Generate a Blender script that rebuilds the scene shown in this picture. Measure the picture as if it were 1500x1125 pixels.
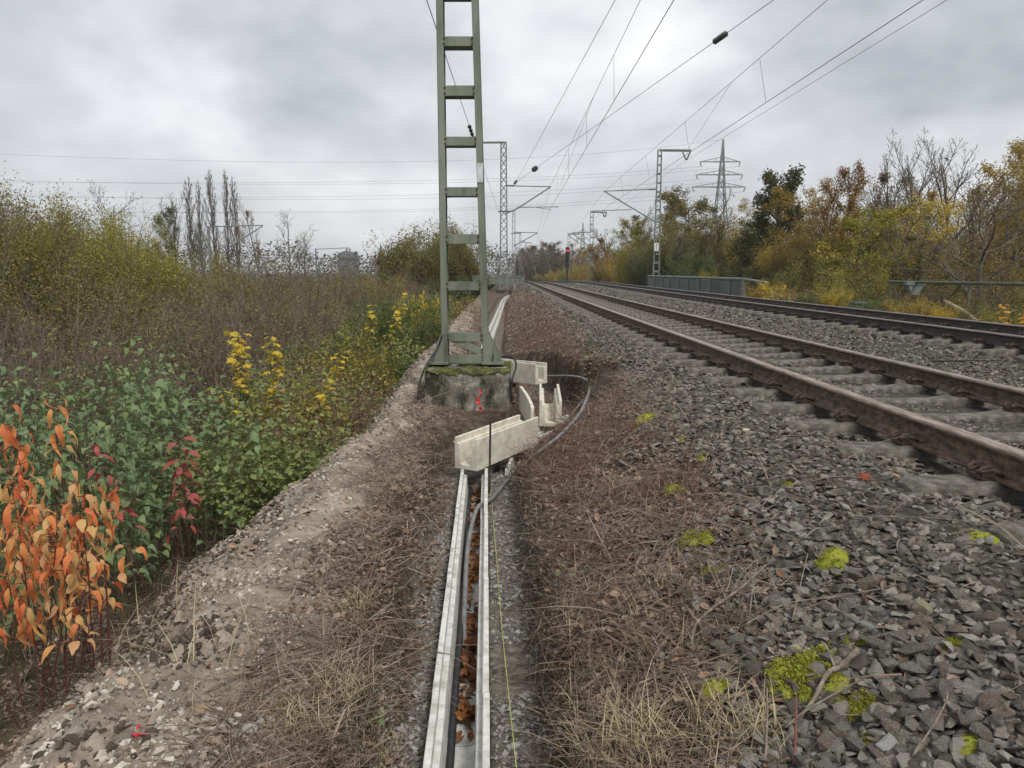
import bpy, bmesh, math, random
import numpy as np
from mathutils import Vector, Matrix, Euler
for o in list(bpy.data.objects): bpy.data.objects.remove(o)
SC = bpy.context.scene
C = SC.collection
rnd = random.Random(11)
rng = np.random.default_rng(11)

# ------------------------------------------------------------------ camera
ZC = 1.6                                   # eye height over the cable trough
PITCH = math.atan(165.5/1060)
cam = bpy.data.cameras.new('camera'); camo = bpy.data.objects.new('camera', cam); C.objects.link(camo)
cam.sensor_width = 36; cam.lens = 36*1060/1500; cam.clip_start = .05; cam.clip_end = 6000
camo.location = (0, 0, ZC); camo.rotation_euler = (math.pi/2-PITCH, 0, 0)
SC.camera = camo
# ------------------------------------------------------------------ sky, sun, exposure
SUN_EL, SUN_AZ = math.radians(52), math.radians(150)     # azimuth clockwise from +Y: behind, to the right
w = bpy.data.worlds.new('World'); SC.world = w; w.use_nodes = True
nt = w.node_tree; nt.nodes.clear()
def nn(t, typ, **k):
    n = t.nodes.new(typ)
    for a, b in k.items(): setattr(n, a, b)
    return n
def world():
    L = nt.links.new
    out = nn(nt, 'ShaderNodeOutputWorld'); bg = nn(nt, 'ShaderNodeBackground'); bg.inputs[1].default_value = .1
    sky = nn(nt, 'ShaderNodeTexSky', sky_type='NISHITA'); sky.sun_disc = False
    sky.sun_elevation = SUN_EL; sky.sun_rotation = SUN_AZ
    tc = nn(nt, 'ShaderNodeTexCoord'); sep = nn(nt, 'ShaderNodeSeparateXYZ'); L(tc.outputs['Generated'], sep.inputs[0])
    zc = nn(nt, 'ShaderNodeMath', operation='MAXIMUM'); L(sep.outputs[2], zc.inputs[0]); zc.inputs[1].default_value = 0
    za = nn(nt, 'ShaderNodeMath', operation='ADD'); L(zc.outputs[0], za.inputs[0]); za.inputs[1].default_value = .42
    dx = nn(nt, 'ShaderNodeMath', operation='DIVIDE'); L(sep.outputs[0], dx.inputs[0]); L(za.outputs[0], dx.inputs[1])
    dy = nn(nt, 'ShaderNodeMath', operation='DIVIDE'); L(sep.outputs[1], dy.inputs[0]); L(za.outputs[0], dy.inputs[1])
    cb = nn(nt, 'ShaderNodeCombineXYZ'); L(dx.outputs[0], cb.inputs[0]); L(dy.outputs[0], cb.inputs[1])
    mp = nn(nt, 'ShaderNodeMapping'); L(cb.outputs[0], mp.inputs[0]); mp.inputs[1].default_value = (3.7, 1.2, 0); mp.inputs[2].default_value = (0, 0, .5)
    n1 = nn(nt, 'ShaderNodeTexNoise'); n1.inputs['Scale'].default_value = 1.5; n1.inputs['Detail'].default_value = 5; n1.inputs['Roughness'].default_value = .45
    n1.inputs['Distortion'].default_value = .5
    L(mp.outputs[0], n1.inputs['Vector'])
    n2 = nn(nt, 'ShaderNodeTexNoise'); n2.inputs['Scale'].default_value = 4.2; n2.inputs['Detail'].default_value = 7; n2.inputs['Roughness'].default_value = .5
    L(mp.outputs[0], n2.inputs['Vector'])
    mx = nn(nt, 'ShaderNodeMix'); mx.inputs[0].default_value = .33; L(n1.outputs[0], mx.inputs[2]); L(n2.outputs[0], mx.inputs[3])
    rp = nn(nt, 'ShaderNodeValToRGB'); e = rp.color_ramp.elements
    e[0].position = .35; e[0].color = (.37, .385, .42, 1); e[1].position = .64; e[1].color = (.98, .985, .99, 1)
    m = e.new(.48); m.color = (.60, .612, .635, 1)
    L(mx.outputs[0], rp.inputs[0])
    # brightness evens out to a pale haze near the horizon
    hz = nn(nt, 'ShaderNodeMapRange'); L(zc.outputs[0], hz.inputs[0]); hz.inputs[1].default_value = 0; hz.inputs[2].default_value = .22
    hz.inputs[3].default_value = 1; hz.inputs[4].default_value = 0
    pw = nn(nt, 'ShaderNodeMath', operation='MULTIPLY'); L(hz.outputs[0], pw.inputs[0]); pw.inputs[1].default_value = .6
    m2 = nn(nt, 'ShaderNodeMix', data_type='RGBA'); L(pw.outputs[0], m2.inputs[0]); L(rp.outputs[0], m2.inputs[6]); m2.inputs[7].default_value = (.70, .715, .73, 1)
    sc = nn(nt, 'ShaderNodeVectorMath', operation='SCALE'); L(m2.outputs[2], sc.inputs[0]); sc.inputs[3].default_value = 6.0
    m3 = nn(nt, 'ShaderNodeMix', data_type='RGBA'); m3.inputs[0].default_value = .06; L(sc.outputs[0], m3.inputs[6]); L(sky.outputs[0], m3.inputs[7])
    L(m3.outputs[2], bg.inputs[0]); L(bg.outputs[0], out.inputs[0])
world()
sun = bpy.data.lights.new('sun', 'SUN'); sun.energy = 1.5; sun.angle = math.radians(14); sun.color = (1, .96, .9)
suno = bpy.data.objects.new('sun', sun); C.objects.link(suno)
suno.rotation_euler = (math.pi/2-SUN_EL, 0, math.pi-SUN_AZ)
SC.view_settings.view_transform = 'Standard'; SC.view_settings.look = 'None'
SC.view_settings.exposure = 0.95; SC.view_settings.gamma = 1; SC.view_settings.use_curve_mapping = False
SC.cycles.max_bounces = 5; SC.cycles.diffuse_bounces = 3; SC.cycles.transparent_max_bounces = 6

# ------------------------------------------------------------------ where things stand
SPI, CPI = math.sin(PITCH), math.cos(PITCH)
def ray(px, py):
    u, v = (px-750)/1060, (562.5-py)/1060
    return np.array([u, CPI+v*SPI, -SPI+v*CPI])
EYE = np.array([0, 0, ZC])
def at(px, py, Y):
    d = ray(px, py); return Vector(EYE + d*(Y/d[1]))
def atz(px, py, z):
    d = ray(px, py); return Vector(EYE + d*((z-ZC)/d[2]))
_TT = .6*1.004**np.arange(1600)
def hit(px, py, off=0.0):
    d = ray(px, py); Q = EYE+d*_TT[:, None]; below = Q[:, 2] < terr(Q[:, 0], Q[:, 1])+off
    k = int(np.argmax(below)) if below.any() else len(Q)-1
    return Vector(Q[k])

# ------------------------------------------------------------------ noise and terrain
_T = np.random.default_rng(5).random((256, 256))
def vn(x, y, s, k=0):
    x = np.asarray(x, float)/s+k*17.3+1000; y = np.asarray(y, float)/s+k*9.1+1000
    xi = np.floor(x).astype(int); yi = np.floor(y).astype(int); fx = x-xi; fy = y-yi
    fx = fx*fx*(3-2*fx); fy = fy*fy*(3-2*fy); a = xi & 255; b = yi & 255; a1 = (xi+1) & 255; b1 = (yi+1) & 255
    return (_T[a, b]*(1-fx)+_T[a1, b]*fx)*(1-fy)+(_T[a, b1]*(1-fx)+_T[a1, b1]*fx)*fy
def fbm(x, y, s, k=0, o=4, g=.5):
    r = 0; amp = 1; tot = 0
    for i in range(o): r = r+amp*vn(x, y, s/2**i, k+i); tot += amp; amp *= g
    return r/tot
def sst(a, b, x):
    t = np.clip((x-a)/(b-a), 0, 1); return t*t*(3-2*t)
def shift(Y):
    t = np.minimum(np.asarray(Y, float), 500)-3; return -.022*t+.00013*t*t
TC1, TC2 = 2.95, 6.83                       # track centres at Y = 3
def zdrop(Y):
    Y = np.asarray(Y, float); a = np.clip(Y-45, 0, 36); b = np.clip(Y-81, 0, 170)
    return -(.00022*a*a+.016*b)
_XY = [0, 2.14, 5.68, 6.5, 7.1, 8.2, 9.6, 11, 13, 17, 24, 40, 46, 52, 60, 75]
_XX = [-.11, -.183, -.309, -.29, .12, .38, .38, .1, -.5, -.57, -.52, -.46, -.3, .25, .4, .5]
def Xt(Y): return np.interp(Y, _XY, _XX)
_D = [-400, -60, -30, -12, -5, -3.2, -2.4, -1.95, -1.65, -1.4, -1.1, -.85, -.6, -.45, -.2, .1, .25, .5, .8, 1.1, 1.45, 1.75, 2.25, 2.95, 3.65, 4.2, 4.9, 5.6, 6.83, 8.1, 8.7, 9.6, 11, 13, 30, 400]
_Z = [-1.6, -1.6, -1.5, -1.3, -1.05, -.85, -.6, -.25, .06, .20, .19, .14, .11, .10, .08, .075, .15, .275, .405, .51, .59, .628, .606, .565, .525, .52, .55, .61, .61, .59, .5, .2, -.25, -.6, -.9, -1.2]
def terr(X, Y):
    X = np.asarray(X, float); Y = np.asarray(Y, float)
    d = X-shift(Y); t = X-Xt(Y); d = d-.3*sst(3.2, 7, Y)*sst(-1.0, -1.4, d)
    dj = d+(fbm(X, Y, .9, 3, 3)-.5)*.35*sst(.9, .4, np.abs(d+1.5)-0*d)
    z = np.interp(dj, _D, _Z)
    spoil = sst(-2.0, -1.6, dj)*sst(-.55, -.95, d)
    lit = np.maximum(sst(.05, .3, d)*sst(1.35, .9, d), sst(-.95, -.7, d)*sst(-.05, -.3, d))
    near = sst(60, 15, Y)
    z = z+spoil*near*((fbm(X, Y, .8, 1, 5, .6)-.5)*.36+(fbm(X, Y, .16, 8, 4, .65)-.5)*.10+np.abs(fbm(X, Y, .3, 9, 3)-.5)*-.09)
    z = z+lit*near*((fbm(X, Y, .35, 2, 4, .6)-.5)*.16)
    far = sst(-1.8, -2.6, d)+sst(9.5, 11, d)
    z = z+far*((fbm(X, Y, 3, 4, 3)-.5)*.5)
    bal = sst(.8, 1.3, d)*sst(9.2, 8.6, d)
    z = z+bal*(fbm(X, Y, .25, 5, 2)-.5)*.03
    # scarp hollow at the lower left of the spoil
    h = np.exp(-(((X+1.56)/.14)**2+((Y-2.85)/.17)**2)); z = z-.36*h
    h = np.exp(-(((X+1.3)/.13)**2+((Y-2.6)/.06)**2)); z = z-.12*h
    # trench
    e = (fbm(X, Y, .25, 6, 3)-.5)*.14
    bm = sst(5.7, 6.4, Y)*sst(9.3, 8.0, Y); wl = sst(-.36, -.27, t+e)*sst(.40+.62*bm, .31+.22*bm, t+e*(1+bm))*sst(66, 58, Y)
    fl = -.105-.06*bm+(fbm(X, Y, .2, 7, 3)-.5)*.03
    z = z*(1-wl)+np.minimum(fl, z)*wl
    ch = sst(.105, .08, np.abs(t))*(sst(5.85, 5.75, Y)+sst(13, 13.2, Y)*sst(62, 61, Y)); z = z-.24*ch
    return z+zdrop(Y)
def gb(Y): return np.interp(Y, [1.4, 2.4, 4.3, 8, 15], [.54, .80, 1.10, 1.32, 1.5])     # where litter gives way to crushed stone
def tz1(x, y): return float(terr(np.array([x]), np.array([y]))[0])

# ------------------------------------------------------------------ mesh helpers
def mesh(name, V, polys, smooth=False):
    V = np.asarray(V, np.float32); me = bpy.data.meshes.new(name)
    me.vertices.add(len(V)); me.vertices.foreach_set('co', V.ravel())
    lv = np.concatenate([np.asarray(p, np.int32).ravel() for p in polys])
    ls = []; o = 0
    for p in polys:
        p = np.asarray(p); k = p.shape[1]; ls.append(o+np.arange(len(p))*k); o += p.size
    ls = np.concatenate(ls)
    me.loops.add(len(lv)); me.loops.foreach_set('vertex_index', lv)
    me.polygons.add(len(ls)); me.polygons.foreach_set('loop_start', ls.astype(np.int32))
    me.polygons.foreach_set('use_smooth', np.full(len(ls), smooth))
    me.update(calc_edges=True); return me
class MB:
    def __init__(s): s.V = []; s.F = {}; s.n = 0
    def add(s, V, *polys):
        V = np.asarray(V, float).reshape(-1, 3); s.V.append(V)
        for p in polys:
            p = np.asarray(p, int)
            if len(p): s.F.setdefault(p.shape[1], []).append(p+s.n)
        s.n += len(V); return s
    def box(s, c, d, M=None):
        h = np.array(d)/2; V = np.array([[x, y, z] for x in (-1, 1) for y in (-1, 1) for z in (-1, 1)])*h
        if M is not None: V = V@np.array(M.to_3x3()).T
        return s.add(V+np.array(c), [[0, 1, 3, 2], [4, 6, 7, 5], [0, 4, 5, 1], [2, 3, 7, 6], [0, 2, 6, 4], [1, 5, 7, 3]])
    def bar(s, p, q, wx, wy, up=(0, 0, 1)):
        p = Vector(p); q = Vector(q); d = (q-p).normalized(); a = d.cross(Vector(up))
        if a.length < 1e-4: a = d.cross(Vector((1, 0, 0)))
        a.normalize(); b = a.cross(d)
        V = [e+a*(i*wx/2)+b*(j*wy/2) for e in (p, q) for i, j in ((-1, -1), (1, -1), (1, 1), (-1, 1))]
        return s.add(V, [[0, 1, 2, 3], [7, 6, 5, 4], [0, 4, 5, 1], [1, 5, 6, 2], [2, 6, 7, 3], [3, 7, 4, 0]])
    def tube(s, pts, r, k=8, cap=True):
        pts = [Vector(p) for p in pts]; n = len(pts); r = [r]*n if np.isscalar(r) else r
        V = []; a = None
        for i, p in enumerate(pts):
            d = (pts[min(i+1, n-1)]-pts[max(i-1, 0)]).normalized()
            if a is None: a = d.orthogonal().normalized()
            a = (a-d*a.dot(d)).normalized(); b = d.cross(a)
            for j in range(k):
                t = 2*math.pi*j/k; V.append(p+a*(math.cos(t)*r[i])+b*(math.sin(t)*r[i]))
        F = [[i*k+j, i*k+(j+1) % k, (i+1)*k+(j+1) % k, (i+1)*k+j] for i in range(n-1) for j in range(k)]
        s.add(V, F)
        if cap:
            T = [[0, j+1, j] for j in range(1, k-1)]+[[(n-1)*k, (n-1)*k+j, (n-1)*k+j+1] for j in range(1, k-1)]
            s.F.setdefault(3, []).append(np.array(T)+s.n-len(V))
        return s
    def lathe(s, p, q, prof, k=12):            # prof: (t along p-q, radius)
        p = Vector(p); q = Vector(q)
        return s.tube([p.lerp(q, t) for t, r in prof], [r for t, r in prof], k)
    def segs(s, P0, P1, r0, r1, k=3):
        P0 = np.asarray(P0, float); P1 = np.asarray(P1, float)
        if not len(P0): return s
        d = P1-P0; d /= np.linalg.norm(d, axis=1, keepdims=True)+1e-9
        h = np.where(np.abs(d[:, 2:3]) > .9, [[1., 0, 0]], [[0, 0, 1.]]); a = np.cross(d, h); a /= np.linalg.norm(a, axis=1, keepdims=True)+1e-9
        b = np.cross(d, a); r0 = np.asarray(r0, float).reshape(-1, 1); r1 = np.asarray(r1, float).reshape(-1, 1)
        n = len(P0); V = np.empty((n, 2*k, 3))
        for j in range(k):
            t = 2*math.pi*j/k; o = a*math.cos(t)+b*math.sin(t); V[:, j] = P0+o*r0; V[:, k+j] = P1+o*r1
        base = (np.arange(n)*2*k)[:, None]
        F = np.concatenate([base+np.array([[j, (j+1) % k, k+(j+1) % k, k+j]]) for j in range(k)])
        return s.add(V.reshape(-1, 3), F)
    def scatter(s, BV, BF, pos, rot, scl):
        pos = np.asarray(pos, float); n = len(pos)
        if not n: return s
        scl = np.asarray(scl, float); scl = scl.reshape(n, 1, -1) if scl.ndim > 1 else scl.reshape(n, 1, 1)
        V = np.einsum('nij,nkj->nki', rot, np.asarray(BV, float)[None]*scl)+pos[:, None]
        m = len(BV); off = (np.arange(n)*m)[:, None, None]
        s.add(V.reshape(-1, 3), *[(np.asarray(f)[None]+off).reshape(-1, np.asarray(f).shape[1]) for f in BF])
        return s
    def sweep(s, prof, pts, closed=True, lats=None):     # profile (x, z) along level-ish path
        n = len(pts); k = len(prof); V = []
        for i in range(n):
            p = Vector(pts[i]); d = Vector(pts[min(i+1, n-1)])-Vector(pts[max(i-1, 0)]); d.z = 0; d.normalize(); a = Vector((d.y, -d.x, 0))
            for x, z in prof: V.append(p+a*x+Vector((0, 0, z)))
        F = [[i*k+j, (i+1)*k+j, (i+1)*k+(j+1) % k, i*k+(j+1) % k] for i in range(n-1) for j in range(k)]
        s.add(V, F)
        from mathutils.geometry import tessellate_polygon
        T = tessellate_polygon([[Vector((x, z, 0)) for x, z in prof]])
        T = np.array([list(t) for t in T]); s.F.setdefault(3, []).extend([T+s.n-len(V), T[:, ::-1]+s.n-len(V)+(n-1)*k])
        return s
    def mesh(s, name, smooth=False):
        return mesh(name, np.concatenate(s.V), [np.concatenate(v) for v in s.F.values()], smooth)
    def obj(s, name, m, parent=None, smooth=False, bevel=0, fix=False):
        return mobj(name, s.mesh(name, smooth), m, parent, bevel, fix)
def mobj(name, me, m, parent=None, bevel=0, fix=False):
    if fix:
        bm = bmesh.new(); bm.from_mesh(me); bmesh.ops.remove_doubles(bm, verts=bm.verts, dist=1e-5); bmesh.ops.recalc_face_normals(bm, faces=bm.faces); bm.to_mesh(me); bm.free()
    if m and not me.materials: me.materials.append(m)
    o = bpy.data.objects.new(name, me); C.objects.link(o)
    if parent: o.parent = parent
    if bevel:
        b = o.modifiers.new('bevel', 'BEVEL'); b.width = bevel; b.segments = 2; b.limit_method = 'ANGLE'; b.angle_limit = .6
    return o
def tag(o, label=None, cat=None, group=None, kind=None):
    if label: o['label'] = label
    if cat: o['category'] = cat
    if group: o['group'] = group
    if kind: o['kind'] = kind
    return o
def thing(name, label, cat, loc=(0, 0, 0), rz=0, group=None):
    o = bpy.data.objects.new(name, None); C.objects.link(o); o.location = loc; o.rotation_euler = (0, 0, rz); o.empty_display_size = .2
    return tag(o, label, cat, group)
KIDS = {}
def dup(root, loc=None, rz=None, scale=None, label=None, group=None):
    r = root.copy(); C.objects.link(r)
    if loc is not None: r.location = loc
    if rz is not None: r.rotation_euler = (0, 0, rz)
    if scale is not None: r.scale = scale if hasattr(scale, '__len__') else (scale,)*3
    tag(r, label, None, group)
    if root.name not in KIDS: KIDS[root.name] = [(c, list(c.children)) for c in root.children]
    for ch, sub in KIDS[root.name]:
        c = ch.copy(); C.objects.link(c); c.parent = r
        for g in sub:
            e = g.copy(); C.objects.link(e); e.parent = c
    return r
def rotm(ax, ay, az):
    ax, ay, az = np.broadcast_arrays(*map(lambda q: np.asarray(q, float), (ax, ay, az)))
    cx, sx, cy, sy, cz, sz = np.cos(ax), np.sin(ax), np.cos(ay), np.sin(ay), np.cos(az), np.sin(az)
    return np.stack([np.stack([cz*cy, cz*sy*sx-sz*cx, cz*sy*cx+sz*sx], -1), np.stack([sz*cy, sz*sy*sx+cz*cx, sz*sy*cx-cz*sx], -1), np.stack([-sy, cy*sx, cy*cx], -1)], -2)

# ------------------------------------------------------------------ materials
def newmat(name):
    m = bpy.data.materials.new(name); m.use_nodes = True; t = m.node_tree; b = t.nodes['Principled BSDF']; return m, t, b, t.links.new
def ramp(t, cols, pos=None):
    r = nn(t, 'ShaderNodeValToRGB'); e = r.color_ramp.elements; n = len(cols)
    while len(e) < n: e.new(.5)
    for i, c in enumerate(cols):
        e[i].position = pos[i] if pos else (i/(n-1) if n > 1 else 0); e[i].color = (*c, 1)
    return r
def noise(t, scale, detail=6, rough=.6, dist=0, stretch=None, coord='Object'):
    n = nn(t, 'ShaderNodeTexNoise'); n.inputs['Scale'].default_value = scale; n.inputs['Detail'].default_value = detail
    n.inputs['Roughness'].default_value = rough; n.inputs['Distortion'].default_value = dist
    tc = nn(t, 'ShaderNodeTexCoord'); src = tc.outputs[coord]
    if stretch:
        mp = nn(t, 'ShaderNodeMapping'); mp.inputs[3].default_value = stretch; t.links.new(src, mp.inputs[0]); src = mp.outputs[0]
    t.links.new(src, n.inputs['Vector']); return n
def mat(name, cols, scale=8, rough=.85, bump=.25, bscale=None, detail=7, pos=(.3, .7), stretch=None, metal=0, spec=.3, island=0, objr=0):
    m, t, b, L = newmat(name)
    n = noise(t, scale, detail, stretch=stretch)
    mr = nn(t, 'ShaderNodeMapRange'); mr.inputs[1].default_value, mr.inputs[2].default_value = pos; L(n.outputs[0], mr.inputs[0]); fac = mr.outputs[0]
    if island or objr:
        g = nn(t, 'ShaderNodeNewGeometry') if island else nn(t, 'ShaderNodeObjectInfo'); mx = nn(t, 'ShaderNodeMix'); mx.inputs[0].default_value = island or objr
        L(fac, mx.inputs[2]); L(g.outputs['Random Per Island' if island else 'Random'], mx.inputs[3]); fac = mx.outputs[0]
    r = ramp(t, cols); L(fac, r.inputs[0]); L(r.outputs[0], b.inputs['Base Color'])
    b.inputs['Roughness'].default_value = rough; b.inputs['Metallic'].default_value = metal; b.inputs['Specular IOR Level'].default_value = spec
    if bump:
        n2 = noise(t, bscale or scale*4, 6, stretch=stretch); bp = nn(t, 'ShaderNodeBump'); bp.inputs[0].default_value = bump; bp.inputs[1].default_value = .01
        L(n2.outputs[0], bp.inputs['Height']); L(bp.outputs[0], b.inputs['Normal'])
    return m
def leafmat(name, cols, src='island', trans=.35, rough=.55, noisy=None, nscale=None):
    m, t, b, L = newmat(name)
    g = nn(t, 'ShaderNodeNewGeometry') if src == 'island' else nn(t, 'ShaderNodeObjectInfo')
    fac = g.outputs['Random Per Island' if src == 'island' else 'Random']
    noisy = noisy if noisy is not None else (.6 if src == 'island' else .25)
    n = noise(t, nscale or (1.6 if src == 'island' else 25), 4); mr = nn(t, 'ShaderNodeMapRange'); mr.inputs[1].default_value, mr.inputs[2].default_value = .28, .72; L(n.outputs[0], mr.inputs[0])
    mx = nn(t, 'ShaderNodeMix'); mx.inputs[0].default_value = noisy; L(fac, mx.inputs[2]); L(mr.outputs[0], mx.inputs[3])
    r = ramp(t, cols); L(mx.outputs[0], r.inputs[0]); L(r.outputs[0], b.inputs['Base Color'])
    b.inputs['Roughness'].default_value = rough; b.inputs['Specular IOR Level'].default_value = .25
    tr = nn(t, 'ShaderNodeBsdfTranslucent'); L(r.outputs[0], tr.inputs[0]); ms = nn(t, 'ShaderNodeMixShader'); ms.inputs[0].default_value = trans
    L(b.outputs[0], ms.inputs[1]); L(tr.outputs[0], ms.inputs[2]); L(ms.outputs[0], t.nodes['Material Output'].inputs[0])
    return m
# ------------------------------------------------------------------ the ground: one sheet, finer near the camera
def ground():
    ys = [.3]
    while ys[-1] < 1800: ys.append(ys[-1]+max(.028, .0105*ys[-1]))
    ys = np.array(ys)
    xs = [0.]
    while xs[-1] < 1800:
        x = xs[-1]; xs.append(x+(.028 if x < 1.9 else .06 if x < 4 else .12 if x < 10 else .09*x))
    xs = np.array(xs); xs = np.concatenate([-xs[:0:-1], xs]); 
    Xg = xs[None, :]+np.minimum(shift(ys), 40)[:, None]; Yg = np.repeat(ys[:, None], len(xs), 1)
    Z = terr(Xg, Yg); V = np.stack([Xg, Yg, Z], -1).reshape(-1, 3)
    nx, ny = len(xs), len(ys); i = (np.arange(ny-1)[:, None]*nx+np.arange(nx-1)[None]).ravel()
    me = mesh('ground', V, [np.stack([i, i+1, i+nx+1, i+nx], 1)], True)
    d = (Xg-shift(Yg)); t = Xg-Xt(Yg); nz = fbm(Xg, Yg, .5, 11, 4, .6); n2 = fbm(Xg, Yg, .15, 12, 3, .6)
    d = d-.3*sst(3.2, 7, Yg)*sst(-1.0, -1.4, d); spoil = sst(-2.1, -1.7, d+(nz-.5)*.5)*sst(-.62, -.86, d+(n2-.5)*.5+(nz-.5)*.35)*sst(45, 25, Yg)
    gravel = sst(gb(Yg)-.05, gb(Yg)+.2, d+(nz-.5)*.6)*sst(9.4, 8.9, d)
    trench = sst(-.34, -.26, t)*sst(.38, .30, t)
    weed = sst(-1.9, -2.6, d+(nz-.5))+sst(9.2, 10.2, d)
    for nm, a in (('spoil', spoil), ('gravel', gravel), ('trench', trench), ('weed', weed)):
        at_ = me.attributes.new(nm, 'FLOAT', 'POINT'); at_.data.foreach_set('value', a.ravel().astype(np.float32))
    m, T, b, L = newmat('soil')
    def at2(nm):
        n = nn(T, 'ShaderNodeAttribute'); n.attribute_name = nm; return n.outputs['Fac']
    def nr(scale, cols, pos=None, detail=9, rough=.65):
        n = noise(T, scale, detail, rough); r = ramp(T, cols, pos); L(n.outputs[0], r.inputs[0]); return r.outputs[0]
    base = nr(9, [(.035, .026, .019), (.10, .075, .056), (.21, .165, .125)], [.32, .52, .72])
    sp = nr(5, [(.10, .08, .062), (.27, .225, .178), (.45, .395, .32)], [.3, .5, .70])
    gr = nr(30, [(.03, .028, .026), (.09, .085, .08), (.2, .19, .18)], [.3, .52, .75])
    tn = nr(22, [(.06, .05, .04), (.16, .138, .115), (.27, .245, .215)], [.32, .5, .72])
    wd = nr(4, [(.03, .026, .015), (.075, .062, .035), (.13, .11, .06)], [.3, .5, .72])
    cur = base
    for f, c in ((at2('weed'), wd), (at2('spoil'), sp), (at2('gravel'), gr), (at2('trench'), tn)):
        mx = nn(T, 'ShaderNodeMix', data_type='RGBA'); L(f, mx.inputs[0]); L(cur, mx.inputs[6]); L(c, mx.inputs[7]); cur = mx.outputs[2]
    L(cur, b.inputs['Base Color']); b.inputs['Roughness'].default_value = .95; b.inputs['Specular IOR Level'].default_value = .15
    n2 = noise(T, 45, 8, .7); n3 = noise(T, 11, 6, .65); ad = nn(T, 'ShaderNodeMath', operation='ADD'); L(n2.outputs[0], ad.inputs[0])
    ml = nn(T, 'ShaderNodeMath', operation='MULTIPLY'); L(n3.outputs[0], ml.inputs[0]); ml.inputs[1].default_value = 2.5; L(ml.outputs[0], ad.inputs[1])
    bp = nn(T, 'ShaderNodeBump'); bp.inputs[0].default_value = .8; bp.inputs[1].default_value = .022; L(ad.outputs[0], bp.inputs['Height']); L(bp.outputs[0], b.inputs['Normal'])
    return tag(mobj('ground', me, m), kind='structure', label='railway embankment ground with dug pale spoil bank and narrow trench')
ground()

# ------------------------------------------------------------------ materials of the railway
M_RAIL = mat('rusted_steel', [(.022, .016, .012), (.062, .044, .033), (.13, .088, .062), (.2, .15, .115)], 30, .75, .35, pos=(.25, .75), stretch=(1, .5, 1), spec=.3)
M_RAIL2 = mat('dark_rail_steel', [(.018, .014, .013), (.04, .031, .028), (.075, .058, .05)], 14, .6, .15, stretch=(1, .25, 1), spec=.4)
M_HEAD = mat('rail_head_steel', [(.11, .08, .062), (.21, .16, .128), (.36, .30, .255)], 45, .45, .08, stretch=(1, .15, 1), spec=.5)
M_HEAD2 = mat('run_rail_head_steel', [(.10, .08, .07), (.17, .14, .125), (.24, .2, .18)], 20, .4, .08, stretch=(1, .15, 1), spec=.5)
M_CLIP = mat('rusty_clip_steel', [(.03, .022, .018), (.085, .055, .042)], 40, .75, .3)
M_SLP = mat('sleeper_concrete', [(.05, .044, .036), (.115, .104, .089), (.21, .193, .168)], 18, .95, .7, bscale=130)
STONE_COLS = [(.02, .017, .014), (.05, .044, .037), (.10, .09, .077), (.22, .205, .18), (.10, .074, .055), (.045, .041, .035), (.15, .138, .12), (.075, .077, .06)]
M_STONE = mat('crushed_stone', STONE_COLS, 14, .85, .35, bscale=60, island=.65)
M_STONEO = mat('crushed_stone_block', STONE_COLS, 14, .85, .35, bscale=60, objr=.65)

def ctr(Y, tc): return tc+float(shift(Y))
def tdir(Y): return math.atan(-.022+.00026*(min(Y, 500)-3))      # dx/dy
RAIL = [(-.07, 0), (.07, 0), (.07, .011), (.024, .026), (.009, .042), (.009, .115), (.034, .126), (.0365, .14), (-.0365, .14), (-.034, .126), (-.009, .115), (-.009, .042), (-.024, .026), (-.07, .011)]
HEAD = [(-.0368, .1385), (.0368, .1385), (.0365, .15), (.030, .158), (-.030, .158), (-.0365, .15)]
RAILZ = {TC1: (.83, .76), TC2: (.85, .815)}
RAIL = [(x, z*.9) for x, z in RAIL]; HEAD = [(x, z*.9) for x, z in HEAD]
def rail(tc, side, label, m, mh, y1):
    ztop = RAILZ[tc][0 if side < 0 else 1]; ys = [.2]
    while ys[-1] < y1: ys.append(ys[-1]+1+ys[-1]*.01)
    off = side*.7535
    pts = [(ctr(y, tc)+off*math.cos(tdir(y)), y-off*math.sin(tdir(y)), ztop-.142+float(zdrop(y))) for y in ys]
    t = thing('rail', label, 'rail', (0, 0, 0), group='running rails of the two tracks')
    MB().sweep(RAIL, pts).obj('web', m, t); MB().sweep(HEAD, pts).obj('head', mh, t)
rail(TC1, -1, 'rusty rail nearest the cable trough, left rail of near track', M_RAIL, M_HEAD, 150)
rail(TC1, 1, 'rusty rail on the right of the near track', M_RAIL, M_HEAD, 150)
rail(TC2, -1, 'dark rail on the left of the far track', M_RAIL2, M_HEAD2, 150)
rail(TC2, 1, 'dark rail of the far track beside the bushes', M_RAIL2, M_HEAD2, 150)

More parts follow.
